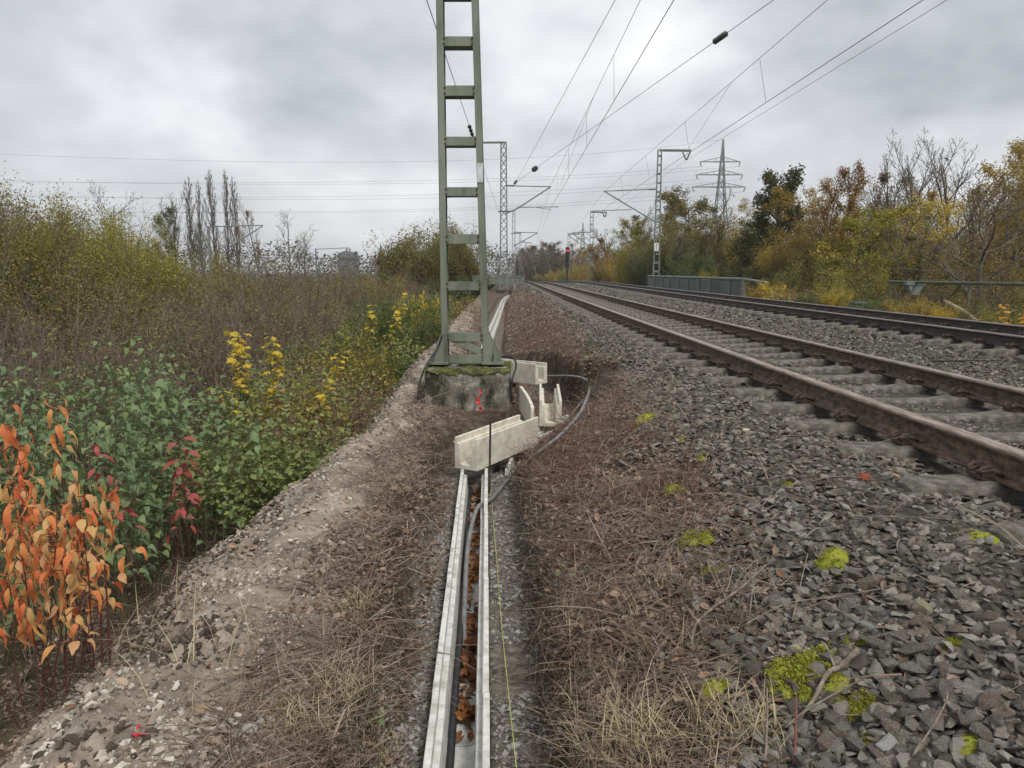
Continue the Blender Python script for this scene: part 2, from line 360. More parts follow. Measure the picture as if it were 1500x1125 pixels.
def sleeper():
    xs = [-1.2, -1.17, -1.0, -.93, -.86, -.64, -.57, -.45, -.2, 0, .2, .45, .57, .64, .86, .93, 1.0, 1.17, 1.2]
    zt = [-.035, -.012, .0, .006, .016, .016, .01, -.012, -.03, -.034, -.03, -.012, .01, .016, .016, .006, 0, -.012, -.035]
    wt = [.07, .085, .09, .09, .09, .09, .087, .08, .074, .074, .074, .08, .087, .09, .09, .09, .09, .085, .07]
    V = []; 
    for x, z, w_ in zip(xs, zt, wt):
        for y, zz in ((-w_-.03, -.2), (-w_, z-.018), (-w_+.012, z-.003), (0, z+.002), (w_-.012, z-.003), (w_, z-.018), (w_+.03, -.2)): V.append((x, y, zz))
    n = len(xs); F = [[i*7+j, (i+1)*7+j, (i+1)*7+j+1, i*7+j+1] for i in range(n-1) for j in range(6)]
    b = MB().add(V, F); b.F[4].append(np.array([[0, 1, 2, 3], [3, 4, 5, 6]])); b.F[3] = [np.array([[0, 3, 6]])]
    e = (n-1)*7; b.F[4].append(np.array([[e+3, e+2, e+1, e], [e+6, e+5, e+4, e+3]])); b.F[3].append(np.array([[e+6, e+3, e]]))
    me = b.mesh('sleeper'); me.polygons.foreach_set('use_smooth', [False]*len(me.polygons)); me.update()
    me.materials.append(M_SLP); return me
def clip():
    b = MB()                                        # spring clip, screw and guide plate beside a rail foot (rail at -x)
    b.box((.05, 0, .006), (.07, .12, .012)); b.box((.088, 0, .014), (.022, .10, .02))
    for s in (-1, 1):
        b.tube([(-.02, s*.012, .03), (-.024, s*.05, .026), (.0, s*.075, .04), (.045, s*.078, .056), (.085, s*.055, .04), (.088, s*.028, .03), (.06, s*.02, .05), (.02, s*.016, .058)], .0105, 6)
    b.lathe((.04, 0, .02), (.04, 0, .082), [(0, .012), (.5, .012), (.5, .026), (.62, .026), (.63, .017), (1, .015)], 6)
    me = b.mesh('rail_clip'); me.materials.append(M_CLIP); return me
ME_S, ME_C = sleeper(), clip()
SY = 1.28; SSP = .625
def sleepers(tc, group, y0, y1, lab, cliprange):
    zl, zr = RAILZ[tc]; zl -= .142+.018; zr -= .142+.018; tilt = math.atan((zl-zr)/1.507); y = y0; i = 0
    while y < y1:
        yj = y+rnd.uniform(-.02, .02); a = tdir(y)
        o = mobj('concrete_sleeper', ME_S, M_SLP); tag(o, lab(i), 'sleeper', group)
        o.location = (ctr(y, tc)+rnd.uniform(-.015, .015), yj, (zl+zr)/2+float(zdrop(y))); o.rotation_euler = (rnd.uniform(-.015, .015), tilt, -a+rnd.uniform(-.012, .012))
        if y < cliprange:
            for rx in (-.7535, .7535):
                for s in (-1, 1):
                    c = mobj('rail_clip', ME_C, M_CLIP, o); c.location = (rx+s*.07, 0, .017); c.scale = (.85, .85, .85); c.rotation_euler = (0, 0, 0 if s > 0 else math.pi)
        y += SSP; i += 1
ORD = ['third', 'fourth', 'fifth', 'sixth', 'seventh']
NL = {3: 'grey sleeper end nearest the camera, cut by the right frame edge', 4: 'second sleeper end of the near track from the right edge, with mossy side', 5: 'third sleeper end of the near track from the right edge', 6: 'fourth sleeper end of the near track from the right edge', 7: 'fifth sleeper end of the near track from the right edge', 8: 'sixth sleeper end of the near track from the right edge', 9: 'seventh sleeper end of the near track from the right edge'}
sleepers(TC1, 'concrete sleepers of the near track', SY, 58, lambda i: NL.get(i) or 'grey concrete sleeper with rusty clips under the near rusty track', 24)
sleepers(TC2, 'concrete sleepers of the far track', SY+.3, 58, lambda i: 'concrete sleeper almost hidden behind the dark rails of the far track', 30)

# ------------------------------------------------------------------ crushed stone
def hullstone(k, r):
    b = bmesh.new(); g = np.random.default_rng(r)
    P = g.normal(size=(k, 3)); P /= np.linalg.norm(P, axis=1, keepdims=True); P *= g.uniform(.8, 1.1, (k, 1)); P *= [1, .78, .55]
    for p in P: b.verts.new(p)
    bmesh.ops.convex_hull(b, input=b.verts); bmesh.ops.delete(b, geom=[v for v in b.verts if not v.link_faces], context='VERTS'); bmesh.ops.triangulate(b, faces=b.faces)
    b.verts.index_update(); V = np.array([v.co for v in b.verts]); F = np.array([[v.index for v in f.verts] for f in b.faces]); b.free(); return V, F
STV = [hullstone(12, 100+i) for i in range(8)]
def stones_into(mb, P, size, g, flat=1.0):
    n = len(P); which = g.integers(0, len(STV), n); rot = rotm(g.normal(0, .35, n), g.normal(0, .35, n), g.uniform(0, 6.28, n))
    scl = size[:, None]*g.uniform(.75, 1.25, (n, 3))*[1, 1, flat]
    for k, (V, F) in enumerate(STV):
        s = which == k; mb.scatter(V, [F], P[s], rot[s], scl[s])
def insleeper(d, Y):
    r = np.zeros(len(d), bool)
    for tc, y0 in ((TC1, SY), (TC2, SY+.3)):
        ph = (Y-y0+SSP/2) % SSP-SSP/2; r |= (np.abs(ph) < .098) & (np.abs(d-tc) < 1.22)
    for tc in (TC1, TC2):
        for s in (-1, 1): r |= np.abs(d-tc-s*.7535) < .085
    return r
def ballast():
    g = np.random.default_rng(3)
    bed = []; ds = [1.05, 1.25, 1.5, 1.75, 2.9, 4.2, 4.9, 5.6, 6.8, 8.1, 8.6, 9.1]; ys = list(np.arange(.8, 70, .6))
    V = [(d+float(shift(y)), y, float(terr(d+float(shift(y)), y))-(.04 if k in (0, 11) else -.006)) for y in ys for k, d in enumerate(ds)]
    n = len(ds); i = (np.arange(len(ys)-1)[:, None]*n+np.arange(n-1)[None]).ravel()
    m = mat('ballast_grit', [(.015, .013, .011), (.045, .039, .033), (.10, .09, .078)], 26, .95, 1.0, bscale=40)
    root = tag(mobj('ballast_bed', mesh('ballast_bed', V, [np.stack([i, i+1, i+n+1, i+n], 1)], True), m), kind='structure', label='crushed grey stone ballast carrying the two tracks')
    def cand(N, a, b, dlo, dhi):
        Y = a+(b-a)*g.random(N); d = dlo+(dhi-dlo)*g.random(N); return d, Y
    out = MB()
    sets = [(1.2, 7, 1750, .021, .75), (1.2, 7, 480, .031, .8), (7, 14, 750, .029, .68), (14, 30, 300, .042, .7), (30, 58, 100, .065, .7)]
    near = []
    for a, b, den, sz, fl in sets:
        N = int((8.9-.3)*(b-a)*den); d, Y = cand(N, a, b, .3, 8.9)
        prob = sst(gb(Y)-.3, gb(Y)+.15, d+(fbm(d, Y, .5, 21, 3)-.5)*.7)*sst(9, 8.5, d)
        hid = (d > 6.0) & (d < 7.7)                                  # inside the far track: barely seen over its rail
        keep = (g.random(N) < prob*np.where(hid, .35, 1)) & ~insleeper(d, Y); d, Y = d[keep], Y[keep]
        X = d+shift(Y); vis = np.abs(X) < Y*.76+.9; X, Y, d = X[vis], Y[vis], d[vis]
        size = sz*np.exp(g.normal(0, .28, len(X))); size *= np.where((d > 2.2) & (d < 3.7), .75, 1)*(1+.12*sst(3.2, 1.4, Y)*sst(1.9, 1.1, d)); size = np.minimum(size, .046)*1.0 if a < 14 else size
        Z = terr(X, Y)+size*.2+g.normal(0, .004, len(X)); P = np.stack([X, Y, Z], 1)
        if a < 2:
            dist = np.hypot(X, Y); sc = size/dist; vis = (X < Y*.73) & (Y > 1.3)
            near.append((P, size, np.where(vis & (d > .55), sc, 0)))
        else: stones_into(out, P, size, g, fl)
    P = np.concatenate([q[0] for q in near]); S = np.concatenate([q[1] for q in near]); W = np.concatenate([q[2] for q in near])
    o_ = np.argsort(-W); big, rest = o_[:300], o_[300:]
    stones_into(out, P[rest], S[rest], g, .62)
    tag(out.obj('small_stones', M_STONE, root), kind='stuff')
    mes = []
    for k in range(12):
        Vv, F = hullstone(18, 300+k); me = mesh('stone', Vv*[1, 1, .8], [F]); me.materials.append(M_STONEO); mes.append(me)
    for j in big:
        o = mobj('stone', mes[rnd.randrange(12)], M_STONEO, root); o.location = P[j]; s = S[j]
        o.scale = (s*rnd.uniform(.85, 1.2), s*rnd.uniform(.8, 1.1), s*rnd.uniform(.8, 1.15)); o.rotation_euler = (rnd.gauss(0, .3), rnd.gauss(0, .3), rnd.uniform(0, 6.3))
ballast()

# ------------------------------------------------------------------ cable troughs
def concrete(name, cols, blot=.5):
    return mat(name, cols, 7, .9, .25, bscale=120, pos=(.28, .72))
M_OLD = mat('weathered_trough_concrete', [(.22, .205, .175), (.44, .43, .395), (.58, .572, .54), (.68, .675, .65)], 16, .92, .5, pos=(.22, .7), bscale=150)
M_NEW = mat('fresh_trough_concrete', [(.33, .30, .235), (.50, .465, .38), (.60, .565, .475), (.66, .63, .55)], 11, .92, .45, pos=(.25, .72), bscale=140)
def trough_profile(W=.22, H=.262, lip=.026, led=.024, step=.05, floor=.035):
    h = W/2; a = h-lip; c = a-led
    return [(-h, 0), (h, 0), (h, H), (a, H), (a, H-step), (c, H-step), (c-.008, floor+.012), (c-.03, floor), (-c+.03, floor), (-c+.008, floor+.012), (-c, H-step), (-a, H-step), (-a, H), (-h, H)]
def trough_mesh(L, prof=None):
    me = MB().sweep(prof or trough_profile(), [(0, 0, 0), (0, L, 0)]).mesh('cable_trough'); return me
LT = 1.07
ME_OLD = trough_mesh(LT-.012); ME_NEW = trough_mesh(LT)
def trough(me, m, p, yaw, label, group, pitch=0, roll=0):
    o = mobj('cable_trough', me, m, None, .004, fix=not me.materials); o.location = p; o.rotation_euler = (pitch, roll, -yaw)
    return tag(o, label, 'cable trough', group)
GI = 'laid cable troughs in the trench'
labs = ['nearest laid trough at the bottom edge, light grey, black cable along its left side', 'second laid trough from the camera, orange leaves on its floor', 'third laid trough from the camera, leaves and bare floor patches', 'fourth laid trough from the camera, crossed by the grey cable', 'last laid trough whose end lies under the pale spare trough']
Yk = 5.78-LT*5
for k in range(5):
    y = Yk+k*LT; x0, x1 = float(Xt(y)), float(Xt(y+LT))
    trough(ME_OLD, M_OLD, (x0, y, -.262+rnd.uniform(-.006, .006)), math.atan2(x1-x0, LT)+rnd.uniform(-.004, .004), labs[k], GI)
# the row beyond the mast
y = 13.2; k = 0
while y < 61:
    x0, x1 = float(Xt(y)), float(Xt(y+LT))
    z = float(zdrop(y)); dx = x1-x0; ang = math.atan2(dx, LT)
    o = trough(ME_OLD, M_OLD, (x0, y, -.225+z), ang, 'light grey trough in the curving row laid beyond the ladder mast', 'laid cable troughs beyond the mast')
    y += LT*math.cos(ang); k += 1
GS = 'spare cable troughs heaped beside the mast foundation'
trough(ME_NEW, M_NEW, (-.375, 5.72, .0), math.radians(29.5), 'long pale spare trough in front, laid across the end of the laid row', GS)
trough(ME_NEW, M_NEW, (.375, 6.98, .085), math.radians(2), 'pale spare trough pointing straight away, behind the front one', GS, roll=.02)
trough(ME_NEW, M_NEW, (.375, 9.1, .18), math.radians(-45), 'pale spare trough behind the mast foundation, seen from its long side', GS, pitch=-.02)
trough(ME_OLD, M_OLD, (-.12, 6.0, -.285), math.radians(5), 'dirty lower trough under the back of the front spare trough', GS)
trough(ME_OLD, M_OLD, (.17, 6.65, -.185), math.radians(29), 'low trough beside the cable loop, under the upright pair', GS)
# curved side piece
b = MB(); pts = [(.20+.13*math.sin(t*1.5)-.02*t, 6.75+1.15*t, .06) for t in np.linspace(0, 1, 9)]
pts = [(.195-.10*t**1.6, 6.72+1.15*t, .05+.03*t) for t in np.linspace(0, 1, 9)]
o = b.sweep([(-.016, 0), (.016, 0), (.016, .27), (-.016, .27)], pts).obj('trough_side', M_NEW, None, bevel=.004, fix=True)
tag(o, 'curved pale concrete side piece standing left of the straight spare trough', 'concrete piece', GS)

# ------------------------------------------------------------------ the near mast on its foundation
M_MAST = mat('mast_green_paint', [(.085, .075, .05), (.105, .12, .09), (.14, .158, .12), (.17, .185, .148), (.20, .205, .17)], 6, .65, .15, pos=(.28, .72), stretch=(1, 1, .22), spec=.3)
M_FND, T, B, L = newmat('old_foundation_concrete')
def fnd_mat():
    n1 = noise(T, 5, 9, .68); r1 = ramp(T, [(.05, .045, .037), (.20, .185, .155), (.46, .44, .40)], [.3, .5, .70]); L(n1.outputs[0], r1.inputs[0])
    n2 = noise(T, 3.2, 7, .7, stretch=(1, 1, .45)); r2 = ramp(T, [(0, 0, 0), (1, 1, 1)], [.46, .56]); L(n2.outputs[0], r2.inputs[0])
    n3 = noise(T, 30, 5, .7); r3 = ramp(T, [(.009, .009, .007), (.035, .032, .018), (.06, .055, .03)], [.35, .55, .75]); L(n3.outputs[0], r3.inputs[0])
    m = nn(T, 'ShaderNodeMix', data_type='RGBA'); L(r2.outputs[0], m.inputs[0]); L(r1.outputs[0], m.inputs[6]); L(r3.outputs[0], m.inputs[7]); L(m.outputs[2], B.inputs['Base Color'])
    n5 = noise(T, 60, 6, .75); r5 = ramp(T, [(.45, .43, .4), (1, 1, 1), (1.5, 1.5, 1.45)], [.36, .5, .64]); L(n5.outputs[0], r5.inputs[0]); m5_ = nn(T, 'ShaderNodeMix', data_type='RGBA'); m5_.blend_type = 'MULTIPLY'; m5_.inputs[0].default_value = .75; L(m.outputs[2], m5_.inputs[6]); L(r5.outputs[0], m5_.inputs[7]); L(m5_.outputs[2], B.inputs['Base Color'])
    B.inputs['Roughness'].default_value = .95; bp = nn(T, 'ShaderNodeBump'); bp.inputs[0].default_value = .7; bp.inputs[1].default_value = .015
    n4 = noise(T, 28, 8, .7); L(n4.outputs[0], bp.inputs['Height']); L(bp.outputs[0], B.inputs['Normal'])
fnd_mat()
M_MOSS = mat('foundation_moss', [(.035, .03, .02), (.05, .05, .015), (.10, .105, .022), (.2, .19, .13)], 14, .95, 1.0, bscale=110)
M_PLATE = mat('bare_aluminium', [(.42, .43, .44), (.62, .63, .64)], 20, .45, .1, metal=.3)
FY0, FY1 = 7.85, 8.72; FZ = .52; MY = 8.28; MZ = FZ+.035
FX0, FX1 = at(622, 575, FY0).x, at(748, 575, FY0).x
b = MB(); nx = 14
b.box(((FX0+FX1)/2, (FY0+FY1)/2, (FZ-.5)/2+.0), (FX1-FX0, FY1-FY0, FZ+.5))
fnd = tag(b.obj('mast_foundation', M_FND, None, bevel=.025, fix=True), 'weathered stained concrete block with mossy top under the ladder mast', 'foundation')
def moss_slab():
    g = np.random.default_rng(8); V = []; xs = np.linspace(FX0-.008, FX1+.008, 60); ys = np.linspace(FY0-.015, FY1, 40)
    Xg, Yg = np.meshgrid(xs, ys); edge = np.exp(-((Yg-FY0)/.09)**2); Zg = FZ+(fbm(Xg, Yg, .09, 31, 4, .75)-.46)*.07+edge*.006
    Zg = np.where(Yg < FY0, FZ+.005-np.clip(fbm(Xg, Yg*0, .07, 33, 4, .7)-.35, 0, 1)*.14, Zg)
    i = (np.arange(39)[:, None]*60+np.arange(59)[None]).ravel()
    o = mobj('moss', mesh('moss', np.stack([Xg, Yg, Zg], -1).reshape(-1, 3), [np.stack([i, i+1, i+61, i+60], 1)], True), M_MOSS, fnd); tag(o, 'green brown moss cushion over the block top edge')
moss_slab()
mast = thing('catenary_mast', 'green steel ladder shaped mast with cross plates on the mossy concrete block', 'mast', (at(685, 528, MY).x, MY, MZ))
mo = Vector(mast.location)
def ln(pxb, pyb, pxt, pyt):                    # a leg line: points at the mast's plane
    return at(pxb, pyb, MY), at(pxt, pyt, MY)
LB, LT_ = ln(652.5, 523, 645, 0); RB, RT = ln(712, 523, 696, 0)
def extend(a, b, z): return a+(b-a)*((z-a.z)/(b.z-a.z))
ZT = 9.6
def leg(a, b, s):
    p, q = extend(a, b, MZ), extend(a, b, ZT); m_ = MB(); W = .076; D = .19; t = .009
    for off, wx, wy in (((s*(W/2-t/2), 0), t, D), ((0, -D/2+t/2), W-.002, t), ((0, D/2-t/2), W-.002, t)):
        o_ = Vector((off[0], off[1], 0))
        V = [e+o_+Vector((i*wx/2, j*wy/2, 0)) for e in (p, q) for i, j in ((-1, -1), (1, -1), (1, 1), (-1, 1))]
        m_.add([v-mo for v in V], [[3, 2, 1, 0], [4, 5, 6, 7], [0, 1, 5, 4], [1, 2, 6, 5], [2, 3, 7, 6], [3, 0, 4, 7]])
    return m_.obj('leg', M_MAST, mast, bevel=.003)
leg(LB, LT_, -1); leg(RB, RT, 1)
def xs_at(z): return extend(LB, LT_, z).x, extend(RB, RT, z).x
rows = [(488, 500), (412.5, 425), (343, 357), (274, 287), (200, 213), (125, 140), (53, 67), (-22, -6), (-100, -84), (-182, -166)]
for top, bot in rows:
    zt, zb = at(690, top, MY-.09).z, at(690, bot, MY-.09).z; xl, xr = xs_at((zt+zb)/2)
    m_ = MB(); t = .008; c = ((xl+xr)/2-mo.x, 0, (zt+zb)/2-mo.z); Wd = xr-xl-.02
    m_.box((c[0], -.082, c[2]), (Wd, t, zt-zb)); m_.box((c[0], .082, c[2]), (Wd, t, zt-zb)); m_.box((c[0], 0, zb+.006-mo.z), (Wd, .155, t))
    m_.box((c[0], 0, zt-.006-mo.z), (Wd, .155, t)); o = m_.obj('cross_plate', M_MAST, mast); bo = MB()
    for sx in (-1, 1):
        for sz in (-.28, .28): q = Vector((c[0]+sx*(Wd/2-.03), -.086, c[2]+sz*(zt-zb))); bo.lathe(q, q-Vector((0, .016, 0)), [(0, .013), (1, .011)], 6)
    tag(bo.obj('bolt', M_CLIP, o), kind='stuff')
zb = MZ
m_ = MB(); xl, xr = xs_at(MZ+.06)
m_.box(((xl+xr)/2-mo.x, -.085, .055), (xr-xl-.02, .008, .10)); m_.obj('cross_plate', M_MAST, mast)
m_ = MB(); m_.bar((xl+.04-mo.x, -.07, .30), (xr-.03-mo.x, -.07, .13), .07, .008, (0, 1, 0)); m_.obj('diagonal_brace', M_MAST, mast)
for s, a in ((-1, xl), (1, xr)):
    e = a-mo.x+s*.03
    pr = [(e, .02), (e+s*.145, .02), (e+s*.145, .055), (e, .36)]
    for yy in (-.096, .088):
        V = [(x, yy+q, z) for q in (0, .008) for x, z in pr]; F = [[0, 1, 2, 3], [7, 6, 5, 4], [0, 4, 5, 1], [1, 5, 6, 2], [2, 6, 7, 3], [3, 7, 4, 0]]
        if s < 0: F = [f[::-1] for f in F]
        MB().add(V, F).obj('gusset_plate', M_MAST, mast)
    MB().box((e+s*.05, 0, .008), (.25, .3, .026)).obj('base_plate', M_MAST, mast, bevel=.003)
    MB().box((a-mo.x+s*-.02, -.1, .18), (.018, .02, .33)).obj('stiffener', M_MAST, mast)
    bo = MB()
    for yy in (-.122,):
        for xx in (.075,):
            bo.lathe((e+s*xx, yy, .02), (e+s*xx, yy, .13), [(0, .03), (.15, .03), (.15, .022), (.5, .022), (.5, .016), (1, .016)], 6)
    bo.obj('anchor_bolt', M_MAST, mast)
pl = MB(); zt, zb_ = at(704, 239, MY-.1).z, at(704, 267, MY-.1).z; xr = xs_at((zt+zb_)/2)[1]
pl.box((xr-mo.x, -.102, (zt+zb_)/2-mo.z), (.062, .004, zt-zb_)); o = pl.obj('blank_plate', M_PLATE, mast); o['label'] = 'small worn metal plate on the right leg'
pl = MB()
for zz in (zt-.02, zb_+.02): pl.lathe((xr-mo.x, -.103, zz-mo.z), (xr-mo.x, -.11, zz-mo.z), [(0, .007), (1, .006)], 6)
pl.obj('rivet', M_CLIP, mast)
# ------------------------------------------------------------------ growing things: generators
def unit(v): return v/(np.linalg.norm(v)+1e-9)
def grow(seed, H, r0, nch, ratio, ang, up, wander, start, lean=(0, 0), sub=(7, 4, 3, 2, 2), taper=.75, fast=0):
    g = np.random.default_rng(seed); A, B, RA, RB, T = [], [], [], [], []
    def br(p, d, Ln, r, lev):
        n = sub[lev]; pts = [p]; rs = [r]
        for i in range(n):
            d = unit(d+g.normal(0, wander[lev], 3)+np.array([0, 0, up[lev]])); q = pts[-1]+d*(Ln/n); rn = r*(1-taper*(i+1)/n)
            A.append(pts[-1]); B.append(q); RA.append(rs[-1]); RB.append(rn); pts.append(q); rs.append(rn)
        if lev < len(nch):
            for c in range(nch[lev]):
                t = start[lev]+(1-start[lev])*((c+g.random())/nch[lev]); k = min(int(t*n), n-1); f = t*n-k; p0 = pts[k]*(1-f)+pts[k+1]*f
                dd = unit(pts[k+1]-pts[k]); az = c*2.4+g.uniform(-.5, .5); a1 = unit(np.cross(dd, [.3, .9, .31] if abs(dd[2]) > .8 else [0, 0, 1])); a2 = np.cross(dd, a1)
                an = ang[lev]*g.uniform(.75, 1.25); nd = dd*math.cos(an)+(a1*math.cos(az)+a2*math.sin(az))*math.sin(an)
                br(p0, nd, Ln*ratio[lev]*(1.1-.65*t)*g.uniform(.7, 1.25), max(rs[k]*.55, .003), lev+1)
        if lev >= len(nch)-1 or lev == len(nch):
            for i in range(n): T.append((pts[i], pts[i+1]))
    br(np.zeros(3), unit(np.array([lean[0], lean[1], 1.])), H, r0, 0)
    return [np.array(q) for q in (A, B, RA, RB)], np.array(T)
LEAFQ = (np.array([[0, 0, 0], [.32, .42, .07], [0, 1, 0], [-.32, .42, .07]]), [np.array([[0, 1, 2, 3]])])
def leaves_on(mb, T, n, size, seed, spread=.12, keep=None, base=LEAFQ, droop=0):
    g = np.random.default_rng(seed); k = g.integers(0, len(T), n); f = g.random((n, 1)); P = T[k, 0]*(1-f)+T[k, 1]*f+g.normal(0, spread, (n, 3))
    if keep is not None: P = P[keep(P, g)]
    n = len(P); R_ = rotm(g.uniform(-1.0, 1.2, n)-droop, g.normal(0, .6, n), g.uniform(0, 6.28, n)); mb.scatter(base[0], base[1], P, R_, size*g.uniform(.6, 1.35, n))
M_BARK = mat('grey_brown_bark', [(.045, .036, .028), (.10, .085, .068), (.16, .14, .115)], 6, .95, .3, objr=.3)
M_TWIG = mat('bare_twigs', [(.06, .05, .042), (.115, .098, .082), (.165, .145, .125)], 3, .95, 0, objr=.35)
M_BRUSH = mat('brown_brush_stems', [(.065, .05, .038), (.13, .102, .078), (.21, .168, .132)], 3, .95, 0, island=.6)
LM = dict(
 olive=leafmat('olive_leaves', [(.10, .092, .024), (.165, .145, .036), (.23, .20, .05), (.14, .125, .045)]),
 yellowgreen=leafmat('yellow_green_leaves', [(.13, .135, .026), (.23, .22, .038), (.33, .29, .05), (.17, .17, .045)]),
 yellow=leafmat('autumn_yellow_leaves', [(.26, .20, .025), (.46, .34, .03), (.55, .42, .05), (.24, .22, .04)]),
 green=leafmat('late_green_leaves', [(.04, .062, .02), (.08, .11, .032), (.125, .155, .045), (.16, .165, .05)]),
 dark=leafmat('dark_green_leaves', [(.04, .05, .018), (.075, .085, .026), (.11, .11, .032), (.15, .115, .035)]),
 rust=leafmat('rust_leaves', [(.10, .05, .018), (.19, .09, .025), (.26, .14, .03), (.17, .12, .03)]),
 palegreen=leafmat('pale_green_leaves', [(.11, .14, .045), (.185, .22, .075), (.265, .295, .10), (.24, .22, .075)]),
 gold=leafmat('gold_leaves', [(.20, .145, .03), (.33, .23, .04), (.42, .30, .06), (.23, .19, .045)]),
 brown=leafmat('dry_brown_leaves', [(.07, .045, .028), (.13, .09, .052), (.19, .14, .085), (.12, .11, .04)]))
PROTO = {}
LM['redbrown'] = leafmat('red_brown_leaves', [(.11, .06, .035), (.19, .105, .06), (.25, .17, .09), (.17, .165, .06)])
def proto_tree(key, seed, H, r0, style, leafn, lsize, lm, spread=.12, cover=None):
    segs, T = grow(seed, H, r0, *style)
    thick = segs[2] > (.02 if H > 3 else .008); a = MB(); a.segs(segs[0][thick], segs[1][thick], segs[2][thick], segs[3][thick], 5)
    mt = a.mesh('trunk'); mt.materials.append(M_BARK)
    c = MB(); s = ~thick; c.segs(segs[0][s], segs[1][s], np.maximum(segs[2][s], H*.0011), np.maximum(segs[3][s], H*.0007), 3)
    mtw = c.mesh('twigs'); mtw.materials.append(M_TWIG); ml = None
    if leafn:
        l = MB(); leaves_on(l, T, leafn, lsize, seed+1, spread, cover); ml = l.mesh('crown'); ml.materials.append(LM[lm])
    top = max(segs[1][:, 2]); wid = np.percentile(np.abs(segs[1][:, :2]), 97)
    PROTO[key] = (mt, mtw, ml, top, wid)
def put(key, name, label, cat, x, y, zt=None, h=None, w=None, group=None, rz=None, lm=None, sink=.15):
    mt, mtw, ml, top, wid = PROTO[key]; zb = tz1(x, y)-sink; h = h or zt-zb
    t = thing(name, label, cat, (x, y, zb), rnd.uniform(0, 6.28) if rz is None else rz, group); s = h/top; sw = w/(2*wid) if w else s*rnd.uniform(.9, 1.15); t.scale = (sw, sw, s)
    mobj('trunk' if cat == 'tree' else 'stem', mt, None, t); tag(mobj('twigs', mtw, None, t), kind='stuff')
    if ml is not None:
        o = mobj('crown' if cat == 'tree' else 'foliage', ml, None, t)
        if lm: o.material_slots[0].link = 'OBJECT'; o.material_slots[0].material = LM[lm]
    return t
def putp(key, name, label, cat, px, Y, top, w=None, group=None, lm=None, wpx=None):
    p = at(px, 450, Y); q = at(px, top-(10 if lm else 0), Y)
    if wpx: w = wpx/1060*Y
    return put(key, name, label, cat, p.x, Y, zt=q.z, w=w, group=group, lm=lm)
# style: nch, ratio, ang, up, wander, start
BROAD = ([9, 7, 5], [.55, .55, .5], [.85, .75, .7], [.03, .1, .08, .02], [.06, .13, .18, .22], [.25, .2, .2])
UPRT = ([11, 8, 5], [.5, .5, .5], [.55, .5, .5], [.03, .2, .16, .1], [.05, .1, .14, .18], [.3, .2, .2])
POPL = ([26, 6, 4], [.26, .45, .4], [.3, .3, .3], [.05, .35, .3, .2], [.02, .06, .1, .1], [.12, .2, .2])
CONE = ([30, 8, 4], [.36, .4, .4], [1.05, .7, .6], [.05, .05, .03, 0], [.02, .08, .12, .15], [.08, .2, .2])
proto_tree('broad_a', 1, 8, .16, BROAD, 9000, .15, 'olive', .16)
proto_tree('broad_b', 2, 8, .15, BROAD, 9000, .15, 'gold', .16)
clump = lambda P, g: vn(P[:, 0]+P[:, 2]*.7, P[:, 1]-P[:, 2]*.5, 1.1, 3) > .48
proto_tree('sparse', 3, 9, .15, BROAD, 7000, .12, 'yellow', .16, clump)
proto_tree('bare_a', 4, 10, .15, UPRT, 350, .10, 'brown', .08)
proto_tree('bare_b', 5, 10, .17, BROAD, 500, .10, 'brown', .08)
proto_tree('half', 6, 9, .15, UPRT, 9000, .12, 'olive', .14, clump)
proto_tree('poplar', 7, 20, .2, POPL, 1500, .16, 'brown', .12)
proto_tree('cone', 8, 7, .15, CONE, 14000, .15, 'dark', .13)
proto_tree('birch', 9, 9, .1, ([14, 8, 5], [.4, .5, .5], [.7, .7, .7], [.03, .05, -.06, -.2], [.04, .12, .15, .15], [.25, .2, .2]), 9000, .10, 'gold', .12)
# shrubs: several stems from one stool
def proto_bush(key, seed, h, w, nst, ntw, leafn, lsize, lm, spread=.1, mstem=None, lean=.35, minr=.004, base=LEAFQ, low=0.15, hv=.55):
    g = np.random.default_rng(seed); A, B, RA, RB, T = [], [], [], [], []
    for i in range(nst):
        az = g.uniform(0, 6.28); rr = w*.32*math.sqrt(g.random()); p = np.array([rr*math.cos(az), rr*math.sin(az), 0]); hh = h*g.uniform(hv, 1.05 if hv < .7 else 1.0)*(1-.35*(rr/(w*.32))**2)
        d = unit(np.array([math.cos(az)*lean*g.uniform(.2, 1.3), math.sin(az)*lean*g.uniform(.2, 1.3), 1])); r = minr*g.uniform(1.3, 2.6); pts = [p]
        for k in range(5):
            d = unit(d+g.normal(0, .1, 3)); q = pts[-1]+d*hh/5; A.append(pts[-1]); B.append(q); RA.append(r*(1-k*.16)); RB.append(r*(1-(k+1)*.16)); pts.append(q)
        for k in range(ntw):
            f = low+(1-low)*g.random(); j = min(int(f*5), 4); p0 = pts[j]+(pts[j+1]-pts[j])*(f*5-j); dd = unit(d*.6+g.normal(0, .55, 3)+[0, 0, .35]); Ln = hh*g.uniform(.12, .34)*(1.15-.6*f)
            m = p0+dd*Ln*.5; e = m+unit(dd+g.normal(0, .3, 3))*Ln*.5
            A += [p0, m]; B += [m, e]; RA += [minr*.8, minr*.65]; RB += [minr*.65, minr*.4]; T += [(p0, m), (m, e)]
    a = MB(); a.segs(A, B, RA, RB, 3); ms = a.mesh('stems'); ms.materials.append(mstem or M_BRUSH); ml = None; T = np.array(T)
    if leafn:
        l = MB(); leaves_on(l, T, leafn if h < 2 else int(leafn*1.5), lsize, seed+1, spread, None if h < 2 else (lambda P, q: vn(P[:, 0]+P[:, 2]*.6, P[:, 1]-P[:, 2]*.7, .34*h/2.4, 5) > .40), base=base); ml = l.mesh('foliage'); ml.materials.append(LM[lm])
    PROTO[key] = (ms, None, ml, h, w*.5)
